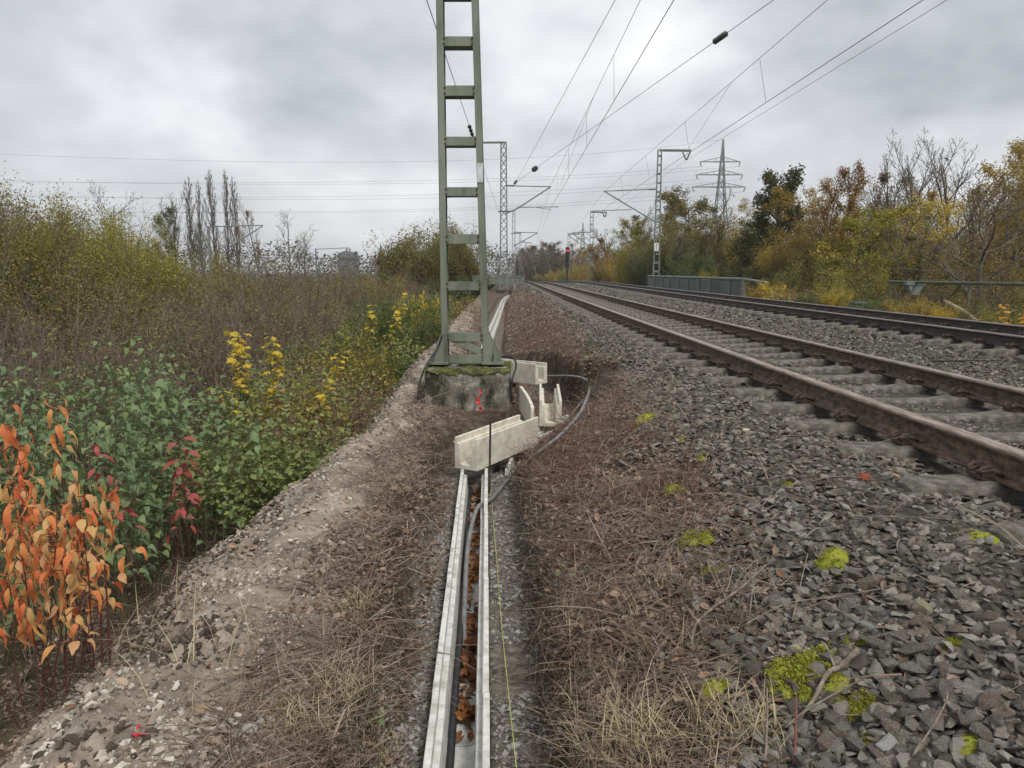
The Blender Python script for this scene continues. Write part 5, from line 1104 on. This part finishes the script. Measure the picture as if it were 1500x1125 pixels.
def litter():
    g = np.random.default_rng(80)
    def leaves(name, sets, m, smin, smax, lift=.012):
        b = MB()
        for n, a, e, lo, hi, ref, thr in sets:
            X, Y, q = samp(g, n, a, e, lo, hi, ref); k = (fbm(X, Y, .3, 60, 3) > thr)&((q < gb(Y)+g.normal(.02, .12, len(X)))|(lo > .85)|(ref != 'd')); X, Y = X[k], Y[k]; n = len(X)
            s = g.uniform(smin, smax, n)*(1+.05*np.maximum(Y-4, 0)); P = np.stack([X, Y, terr(X, Y)+lift*g.random(n)+s*.1], 1)
            b.scatter(*CURL, P, rotm(g.normal(0, .6, n), g.normal(0, .6, n), g.uniform(0, 6.28, n)), s)
        return tag(b.obj(name, m), kind='stuff')
    leaves('leaf_litter', [(17000, 1.25, 9, .1, 1.35, 'd', .3), (6500, 8, 40, .15, 1.5, 'd', .3), (900, 1.6, 9, .9, 1.6, 'd', .5), (7500, 1.4, 10, -.98, -.42, 'd', .42), (1600, 8, 30, -1.0, -.5, 'd', .4), (500, 1.4, 9, -1.8, -.9, 'd', .62), (6000, 2.2, 10, -3.4, -1.7, 'd', .25), (700, 1.3, 30, 2.2, 5.5, 'd', .62)], M_LIT, .014, .04)['label'] = 'curled brown dead leaves on the banks'
    leaves('larger_dead_leaves', [(420, 1.4, 7, .12, 1.5, 'd', .2), (160, 1.4, 6, -1.0, -.4, 'd', .2), (60, 1.4, 6, -1.6, -.9, 'd', .3)], leafmat('pale_dead_leaves', [(.12, .07, .045), (.24, .15, .095), (.36, .25, .17), (.42, .33, .24), (.30, .12, .06)], 'island', .2, .8, .2), .03, .052, .02)['label'] = 'larger pale brown dead leaves on the banks'
    def sticks(name, sets, m, L0, L1, r0, r1, up, k=3):
        A, B, RA, RB = [], [], [], []
        for n, a, e, lo, hi, ref, thr in sets:
            X, Y, q = samp(g, n, a, e, lo, hi, ref); kk = (fbm(X, Y, .3, 62, 3) > thr)&((q < gb(Y)+g.normal(0, .12, len(X)))|(lo > .85)|(ref != 'd')); X, Y = X[kk], Y[kk]; n = len(X)
            p = np.stack([X, Y, terr(X, Y)+.006+.02*g.random(n)], 1); az = g.uniform(0, 6.28, n); el = np.abs(g.normal(up[0], up[1], n)); L_ = g.uniform(L0, L1, n)*(1+.02*np.maximum(Y-5, 0))
            d = np.stack([np.cos(az)*np.cos(el), np.sin(az)*np.cos(el), np.sin(el)], 1); r = g.uniform(r0, r1, n)*(1+.06*np.maximum(Y-4, 0))
            for s in range(3):
                d2 = d+g.normal(0, .22, (n, 3)); d2[:, 2] -= .12*s*(up[0] < .5); d2 /= np.linalg.norm(d2, axis=1, keepdims=True); q2 = p+d2*(L_/3)[:, None]
                if up[0] < .5: q2[:, 2] = np.maximum(q2[:, 2], terr(q2[:, 0], q2[:, 1])+.004)
                A.append(p); B.append(q2); RA.append(r*(1-.25*s)); RB.append(r*(1-.25*(s+1))); p, d = q2, d2
        b = MB(); b.segs(np.concatenate(A), np.concatenate(B), np.concatenate(RA), np.concatenate(RB), k); return tag(b.obj(name, m), kind='stuff')
    sticks('dead_stems', [(12000, 1.25, 9, .12, 1.45, 'd', .3), (2600, 8, 40, .15, 1.6, 'd', .3), (5500, 1.4, 10, -1.0, -.4, 'd', .4), (700, 8, 30, -1.0, -.45, 'd', .3), (350, 1.6, 8, .9, 1.7, 'd', .45), (1500, 2.2, 9, -3.2, -1.65, 'd', .2)], M_STEM, .06, .30, .0009, .0026, (.12, .25))['label'] = 'tangle of dead stems and twigs on the banks'
    sticks('pale_sticks', [(420, 1.4, 4.5, .3, 1.35, 'd', .4), (160, 1.5, 6, -.95, -.45, 'd', .4), (200, 4.5, 12, .3, 1.5, 'd', .4), (70, 1.8, 6, 1.0, 1.75, 'd', .4)], M_STEM, .14, .42, .0018, .0042, (.12, .2), 5)['label'] = 'larger pale sticks and stalks strewn over the right bank'
    sticks('reddish_stems', [(2600, 3.2, 16, .3, 1.0, 'd', .45), (700, 4.5, 9, .1, .6, 'd', .3), (260, 1.4, 4, .2, .9, 'd', .5)], M_REDS, .06, .22, .0009, .002, (.7, .4))['label'] = 'upright reddish dead stems on the right bank'
    sticks('hanging_roots', [(2600, 1.3, 12, -.40, -.24, 't', .25), (2600, 1.3, 12, .28, .44, 't', .25), (700, 2.2, 4, -2.0, -1.55, 'd', .2)], M_ROOT, .05, .2, .0008, .0022, (.15, .35))['label'] = 'fine dark roots hanging from the trench edges'
    # grass blades
    def grass(name, tufts, m):
        b = MB(); A = []
        for px, py, w_, n, h in tufts:
            c = hit(px, py); X = c.x+g.normal(0, w_, n); Y = c.y+g.normal(0, w_, n); P = np.stack([X, Y, terr(X, Y)], 1); hh = h*g.uniform(.5, 1.2, n); az = g.uniform(0, 6.28, n); ln_ = g.uniform(.5, 2.2, n); hh = hh*g.uniform(.45, 1, n)
            BV = np.array([[-.012, 0, 0], [.012, 0, 0], [-.009, .18, .42], [.009, .18, .42], [-.005, .5, .72], [.005, .5, .72], [0, .92, .85]]); BF = [np.array([[0, 1, 3, 2], [2, 3, 5, 4]]), np.array([[4, 5, 6]])]
            scl = np.stack([np.full(n, .16), hh*ln_, hh], 1); b.scatter(BV, BF, P, rotm(0, 0, az), scl)
        return tag(b.obj(name, m), kind='stuff')
    T = [(g.uniform(820, 980), g.uniform(900, 1120), .05, 26, .12) for i in range(8)]+[(g.uniform(830, 960), g.uniform(1070, 1125), .04, 34, .12) for i in range(7)]+[(g.uniform(400, 560), g.uniform(1000, 1122), .05, 44, .09) for i in range(13)]+[(g.uniform(470, 560), g.uniform(880, 1000), .04, 30, .08) for i in range(6)]+[(g.uniform(820, 1000), g.uniform(680, 900), .05, 16, .09) for i in range(12)]+[(g.uniform(1000, 1120), g.uniform(860, 1110), .04, 24, .12) for i in range(10)]+[(g.uniform(560, 650), g.uniform(640, 760), .06, 16, .1) for i in range(6)]
    T += [(g.uniform(20, 330), g.uniform(760, 1000), .12, 30, .28) for i in range(14)]
    grass('dry_grass', T, M_DRYG)['label'] = 'pale dry grass tufts on the banks'
    # pebbles on the spoil and in the trench
    b = MB(); 
    for n, a, e, lo, hi, ref, s0 in [(7500, 1.3, 9, -1.75, -.85, 'd', .0075), (700, 1.3, 7, -1.75, -.85, 'd', .012), (2200, 8, 30, -1.9, -.85, 'd', .016), (700, 1.3, 2.3, -1.5, -.75, 'd', .014)]:
        X, Y, q = samp(g, n, a, e, lo, hi, ref); s = np.minimum(s0*np.exp(g.normal(0, .4, len(X)))*(1+.04*np.maximum(Y-5, 0)), .024); k = fbm(X, Y, .25, 64, 3) > .36; X, Y, s = X[k], Y[k], s[k]; stones_into(b, np.stack([X, Y, terr(X, Y)+s*.2], 1), s, g, 1.1)
    tag(b.obj('spoil_pebbles', mat('pale_pebbles', [(.16, .13, .10), (.30, .26, .21), (.44, .40, .34), (.52, .49, .44)], 12, .95, .2, bscale=70, island=.7)), kind='stuff', label='pale pebbles in the dug spoil')
    b = MB()
    for n, a, e, lo, hi, s0, thr in [(9000, 1.3, 10, -1.8, -.75, .009, .4), (3000, 1.3, 8, -1.85, -.75, .012, .45), (2600, 9, 32, -1.9, -.8, .02, .4), (2200, 1.6, 5, -2.1, -1.5, .015, .3), (900, 2.6, 8, -1.62, -1.0, .024, .54)]:
        X, Y, q = samp(g, n, a, e, lo, hi, 'd'); k = fbm(X, Y, .22, 65, 3) > thr; X, Y = X[k], Y[k]; s = np.minimum(s0*np.exp(g.normal(0, .45, len(X))), .034); stones_into(b, np.stack([X, Y, terr(X, Y)+s*.1], 1), s, g, 1.2)
    tag(b.obj('soil_clods', mat('soil_clod', [(.11, .09, .07), (.23, .19, .15), (.36, .31, .25)], 14, .98, .6, bscale=90, island=.5)), kind='stuff', label='crumbly clods of dug grey brown soil')
    b = MB()
    for n, a, e, lo, hi, thr in [(5000, 1.3, 9, -.30, -.12, .34), (5500, 1.3, 9, .12, .36, .34), (500, 8, 40, .12, .32, .3)]:
        X, Y, q = samp(g, n, a, e, lo, hi, 't'); k = fbm(X, Y, .3, 66, 3) > thr; X, Y = X[k], Y[k]; s = np.minimum(.0075*np.exp(g.normal(0, .55, len(X))), .026); stones_into(b, np.stack([X, Y, terr(X, Y)+s*.3], 1), s, g, .8)
    tag(b.obj('trench_gravel', mat('trench_pebbles', [(.08, .075, .07), (.17, .16, .15), (.27, .26, .245), (.36, .35, .335)], 12, .9, .2, bscale=70, island=.7)), kind='stuff', label='grey gravel on the trench floor')
    # leaves lying in the trough
    b = MB(); AX, AY = [], []
    for px, py, n, sp in [(268, 955, 200, .085), (300, 965, 90, .06), (222, 915, 220, .1), (385, 758, 160, .09), (470, 652, 180, .13), (540, 590, 200, .17), (120, 1085, 150, .13), (60, 1010, 200, .13), (330, 810, 120, .1)]:
        c = hit(px, py); AX.append(g.normal(c.x, sp, n)); AY.append(g.normal(c.y, sp*1.2, n))
    for q in range(2600):
        yy = math.exp(g.uniform(math.log(2.1), math.log(16))); xx = float(shift(yy))-1.66+.3*float(sst(3.2, 7, yy))+g.normal(0, .13)
        if vn(xx, yy, .35, 71) > .52: AX.append([xx]); AY.append([yy])
    AX, AY = np.concatenate(AX), np.concatenate(AY); s = np.minimum(.009*np.exp(g.normal(0, .6, len(AX))), .026)*(1+.05*np.maximum(AY-5, 0)); stones_into(b, np.stack([AX, AY, terr(AX, AY)+s*.3], 1), s, g, 1.2)
    tag(b.obj('dark_clods', mat('dark_topsoil', [(.03, .024, .018), (.07, .056, .043), (.13, .106, .084)], 14, 1, .6, bscale=90, island=.4)), kind='stuff', label='dark crumbly topsoil clods on the spoil edge')
    b = MB(); Y = np.concatenate([g.normal(c, w_, n) for c, w_, n in [(5.2, .25, 90), (4.7, .12, 40), (4.2, .14, 60), (3.45, .16, 75), (3.1, .12, 55), (2.75, .08, 40), (2.1, .06, 30), (1.7, .2, 40)]]); Y = np.sort(Y); n = len(Y); X = Xt(Y)+g.uniform(-.018, .058, n)
    P = np.stack([X, Y, -.22+.03*g.random(n)], 1); b.scatter(*CURL, P, rotm(g.normal(0, .5, n), g.normal(0, .5, n), g.uniform(0, 6.28, n)), g.uniform(.03, .065, n))
    tag(b.obj('fallen_leaves', leafmat('orange_brown_leaves', [(.06, .03, .018), (.12, .05, .022), (.22, .085, .028), (.36, .18, .05), (.08, .04, .028)], 'island', .15, .7)), kind='stuff', label='orange and brown leaves on the trough floor')
litter()
# ------------------------------------------------------------------ moss cushions
M_CUSH = mat('bright_moss', [(.04, .042, .01), (.15, .155, .02), (.29, .305, .034), (.40, .40, .06), (.21, .16, .045)], 30, .95, .6, bscale=160, island=.6)
def cushion(seed, lumps):
    g = np.random.default_rng(seed); b = MB(); n = 9
    for q in range(lumps):
        a = g.uniform(0, 6.28); rr = (0 if q == 0 else .68*math.sqrt(g.random())); R0 = g.uniform(.22, .42)*(1.25 if q == 0 else 1)*(1.5 if lumps < 6 else 1); cx, cy = rr*math.cos(a), rr*math.sin(a)
        az, el = np.meshgrid(np.linspace(0, 2*math.pi, 13)[:12], np.linspace(0, 1.5, 5)); az, el = az.ravel(), el.ravel()
        rad = R0*(.75+.5*fbm(np.cos(az)*np.cos(el)*1.2+cx*3+5, np.sin(az)*np.cos(el)*1.2+el, .5, seed+q, 3)); V = np.stack([cx+rad*np.cos(el)*np.cos(az), cy+rad*np.cos(el)*np.sin(az), rad*np.sin(el)*.75-.08], 1)
        F = [[e*12+k, e*12+(k+1) % 12, (e+1)*12+(k+1) % 12, (e+1)*12+k] for e in range(4) for k in range(12)]; b.add(V, F)
        m = 240; k = g.integers(0, 60, m); P = V[k]+g.normal(0, .06, (m, 3))*[1, 1, .6]
        b.scatter(np.array([[-.3, 0, 0], [.3, 0, 0], [0, .3, 1.0]]), [np.array([[0, 1, 2]])], P, rotm(g.normal(0, .8, m), g.normal(0, .8, m), g.uniform(0, 6.28, m)), g.uniform(.05, .13, m))
    me = b.mesh('moss_cushion'); me.materials.append(M_CUSH); return me
CUS = [cushion(1, 5), cushion(2, 7), cushion(3, 9), cushion(4, 6)]; CUSB = cushion(9, 26)
for i, (px, py, wx, hx, lab) in enumerate([(945, 617, 36, 22, 'rounded bright moss cushion farthest up the bank, near the grey cable'), (997, 647, 26, 16, 'small moss cushion just below and right of the farthest one'), (862, 524, 16, 10, 'tiny moss patch beside the troughs high on the bank'), (1062, 690, 22, 12, 'small moss tuft on the stones near the sleepers'), (988, 722, 34, 24, 'flat moss patch left of the long pale twig'), (1020, 790, 60, 26, 'dull olive moss patch spread in the litter'), (1048, 838, 44, 34, 'round yellow green moss cushion below the dull patch'), (1105, 843, 36, 20, 'narrow moss cushion right of the round one'),
   (1221, 824, 48, 32, 'moss cushion standing alone on the grey stones'), (1254, 848, 22, 14, 'tiny moss tuft right of the lone cushion'), (1190, 985, 120, 50, 'largest moss carpet on the stones, lower right'), (1165, 1008, 80, 40, 'lower left lobe of the largest moss carpet'), (1045, 1016, 46, 36, 'moss cushion among the dead stems'), (1258, 1040, 66, 44, 'moss patch under the thick pale branch'), (1270, 1085, 36, 22, 'small moss tuft at the bottom near the pale stone'), (1105, 970, 22, 14, 'tiny moss tuft left of the largest carpet'), (1430, 792, 50, 14, 'flat moss strip before the nearest sleeper'), (1392, 945, 50, 24, 'dark moss patch between stones at the right'), (1252, 944, 34, 18, 'small moss patch above the largest carpet'), (1212, 876, 18, 12, 'tiny moss speck below the lone cushion'), (1418, 1098, 44, 20, 'dark moss at the bottom right corner'), (1030, 672, 30, 18, 'olive moss tuft between litter and stones'), (1150, 712, 30, 14, 'small moss and leaf patch near the sleepers')]):
    c = hit(px, py); sc_ = (c-Vector(EYE)).length/1060; o = mobj('moss_cushion', CUSB if wx > 59 else CUS[i % 4], M_CUSH); w_ = wx*sc_/2; o.location = c+Vector((0, 0, .006)); o.scale = (w_, w_*.9, max(hx*sc_*.85, w_*.45)); o.rotation_euler = (Matrix.Rotation(-.3, 3, 'Y') @ Matrix.Rotation(rnd.uniform(0, 6.28), 3, 'Z')).to_euler(); tag(o, lab, 'moss', 'moss cushions on the bank')
# ------------------------------------------------------------------ single branches, stones, leaves
M_PALE = mat('pale_dead_wood', [(.10, .08, .062), (.20, .165, .13), (.32, .275, .225)], 40, .95, .6, stretch=(1, 1, 1))
GBR = 'dead branches lying on the bank'
def branch(label, pts, r, forks=(), name='dead_branch', m=None, cat='branch', group=GBR):
    def P3(q): return hit(q[0], q[1])+Vector((0, 0, q[2] if len(q) > 2 else .02))
    b = MB(); s = smooth([P3(q) for q in pts], 6); n = len(s); r *= .72; rr = [r*(1-.55*i/n)*(1+.16*math.sin(i*1.7)) for i in range(n)]; b.tube(s, rr, 7)
    for f in forks: q = smooth([P3(e) for e in f], 5); b.tube(q, [r*.45*(1-.6*i/len(q)) for i in range(len(q))], 6)
    return tag(b.obj(name, m or M_PALE, None, True), label, cat, group)
branch('long pale branch lying across the litter in the middle of the bank', [(905, 729), (960, 738), (1020, 752), (1060, 763), (1095, 773)], .0075, [[(965, 739), (955, 715), (948, 700, .06)], [(1030, 755), (1060, 735), (1072, 712, .05)]])
branch('thick gnarled pale branch ending among the moss, lower right', [(1255, 975, .05), (1228, 1000, .05), (1210, 1015, .06), (1190, 1045, .04), (1170, 1065, .03)], .013, [[(1222, 1003, .05), (1208, 990, .09), (1200, 985, .1)]])
branch('long arched branch rising through the dead stems', [(1012, 960, .02), (1018, 935, .05), (1045, 912, .06), (1082, 882, .05), (1115, 848, .04), (1122, 838, .03)], .009, [[(1045, 912, .06), (1060, 890, .09)]])
branch('thin dark twig reaching over the stones to the upper right', [(1085, 930, .03), (1150, 905, .05), (1220, 895, .05), (1300, 880, .05), (1310, 862, .04)], .004)
branch('dark twig lying over the stones near the nearest sleeper', [(1240, 770, .04), (1330, 775, .05), (1420, 782, .05), (1498, 786, .04)], .0035)
branch('pale thin stick leaning toward the nearest sleeper', [(1415, 762, .06), (1450, 785, .06), (1500, 815, .04)], .004)
branch('straight pale twig standing among the dead stems', [(1160, 918, .02), (1170, 890, .08), (1180, 858, .12)], .004)
branch('pale upright twig in the middle of the right bank', [(1095, 938, .0), (1100, 900, .08), (1108, 872, .14)], .004)
branch('forked twig low at the bottom edge of the right bank', [(1150, 1075, .02), (1180, 1060, .04), (1240, 1035, .06), (1270, 1020, .06)], .005)
branch('thin curved stick at the right bottom over the stones', [(1335, 1125, .03), (1370, 1085, .06), (1385, 1050, .06), (1375, 1035, .07)], .004)
branch('reddish brown stub standing at the bottom of the right bank', [(1163, 1125, 0), (1164, 1095, .06), (1163, 1070, .1)], .006, m=M_REDS)
branch('grey brown stub standing beside the reddish one', [(1121, 1125, 0), (1122, 1085, .06), (1121, 1055, .1)], .006)
branch('long bent branch on the left bank beside the spoil', [(300, 1022, .02), (350, 1000, .03), (400, 975, .035), (440, 955, .03), (500, 945, .03)], .0045, m=M_BRUSH)
branch('thin dark twig in front of the bent branch on the left bank', [(330, 1050, .03), (390, 1015, .04), (430, 995, .03)], .003, m=M_BRUSH)
branch('pinkish bare twig in the stones near the grey cable', [(770, 690, .05), (790, 660, .1), (800, 640, .12)], .003)
branch('pale twig stuck upright in the bank above the troughs', [(846, 660, .0), (852, 640, .07), (858, 628, .1)], .0045)
branch('thin stick lying on the sleepers between the near rails', [(1335, 572, .06), (1360, 580, .05), (1380, 592, .04)], .006)
branch('dark rod lying on the ballast between the two tracks', [(1365, 533, .03), (1410, 532, .03), (1465, 532, .03)], .01, m=M_BLACK)
branch('short twig on the pale spoil', [(262, 870, .02), (300, 868, .02), (330, 862, .02)], .003, m=M_BRUSH)
branch('slanting pale stalk between the red sprig and the spoil', [(172, 762, .5), (225, 795, .3), (268, 828, .03)], .004)
for px, h, lab in [(150, .42, 'dark red bare stalk beside the amber sapling, left one'), (161, .45, 'dark red bare stalk beside the amber sapling, right one')]:
    c = hit(px, 975); tag(MB().tube([c, c+Vector((.0, .02, h*.5)), c+Vector((.005, .02, h))], [.005, .0045, .003], 6).obj('stalk', M_REDSTEM), lab, 'stalk')
def lone(label, px, py, w_px, col, seed, flat=.7):
    c = hit(px, py); s = w_px*(c-Vector(EYE)).length/1060/2; V, F = hullstone(22, seed); o = mobj('pale_stone', mesh('pale_stone', V*[1, 1, flat*1.5], [F]), mat('lone_stone', [tuple(v*.7 for v in col), col], 9, .9, .3, bscale=50)); o.location = c+Vector((0, 0, s*.3)); o.scale = (s, s, s); o.rotation_euler = (0, 0, seed); tag(o, label, 'stone')
lone('rounded pale tan stone beside the largest moss carpet', 1170, 958, 30, (.30, .26, .2), 901); lone('light grey block at the bottom among the stones', 1302, 1098, 42, (.27, .27, .26), 902); lone('olive stone with a pale chip on the right slope', 1350, 896, 32, (.2, .18, .12), 903)
lone('flat greenish grey stone in the middle of the stones', 1275, 922, 28, (.22, .23, .2), 904); lone('pale stone on the lower left spoil', 365, 1072, 26, (.42, .40, .37), 905); lone('white grey stone beside the pale one on the spoil', 378, 1062, 20, (.46, .45, .43), 906); lone('grey stone below the white one on the spoil', 345, 1078, 22, (.34, .33, .31), 907); lone('small white pebble on the middle of the spoil', 320, 982, 9, (.55, .52, .46), 908)
def fallen(label, px, py, wpx, kind, lm=None, n=1):
    c = hit(px, py); s = wpx*(c-Vector(EYE)).length/1060; me = LEAVES[kind][0]; k = s/(.12 if kind == 'yellow' else .1); o = mobj('fallen_leaf', me, None); o.location = c+Vector((0, 0, .025)); o.scale = (k,)*3; o.rotation_euler = (.5, .1, rnd.uniform(0, 6)); tag(o, label, 'leaf')
    if lm: o.material_slots[0].link = 'OBJECT'; o.material_slots[0].material = lm
M_PALEL = leafmat('pale_leaf', [(.6, .58, .36), (.7, .68, .48)], 'object'); M_REDL = leafmat('scarlet_leaf', [(.6, .03, .05), (.68, .06, .1)], 'object'); M_RL2 = leafmat('rust_red_leaf', [(.3, .08, .04), (.36, .12, .07)], 'object')
fallen('pale yellow leaf lying on the ballast below the sleepers', 1089, 637, 15, 'blue', M_PALEL); fallen('yellow leaf on the left bank above the trench', 540, 757, 14, 'amber')
for i, (dx, dy) in enumerate([(0, 0), (10, 4), (-5, 6), (3, -12)]): fallen(['scarlet leaf of the little red cluster on the spoil, centre', 'scarlet leaf at the right of the little red cluster', 'scarlet leaf at the left of the little red cluster', 'scarlet leaf at the top of the little red cluster'][i], 205+dx, 1083+dy, 13, 'red', M_REDL)
fallen('rust red leaf on the stones beside the nearest sleepers', 1262, 708, 24, 'yellow', M_RL2); fallen('brown yellow leaf beside the rust red one', 1306, 704, 18, 'amber')
plant('weed_seedling', 'small bright green weed on the left trench edge', 'weed', hit(535, 1066), .09, 3, 12, 'green', .12, 640, low=.3, lsc=.45)
plant('weed_seedling', 'small pale green weed in the litter of the right bank', 'weed', hit(845, 850), .09, 3, 12, 'blue', .12, 641, low=.3, lsc=.35)

# ------------------------------------------------------------------ thin autumn haze over the whole place
m, T, B, L = newmat('haze'); T.nodes.remove(B); vol = nn(T, 'ShaderNodeVolumePrincipled'); vol.inputs['Color'].default_value = (.9, .93, .97, 1); vol.inputs['Density'].default_value = .00045; vol.inputs['Anisotropy'].default_value = .3
L(vol.outputs[0], T.nodes['Material Output'].inputs['Volume'])
if HAZE: tag(MB().box((0, 900, 23), (4400, 2200, 60)).obj('haze', m), kind='stuff', label='thin grey haze in the air')
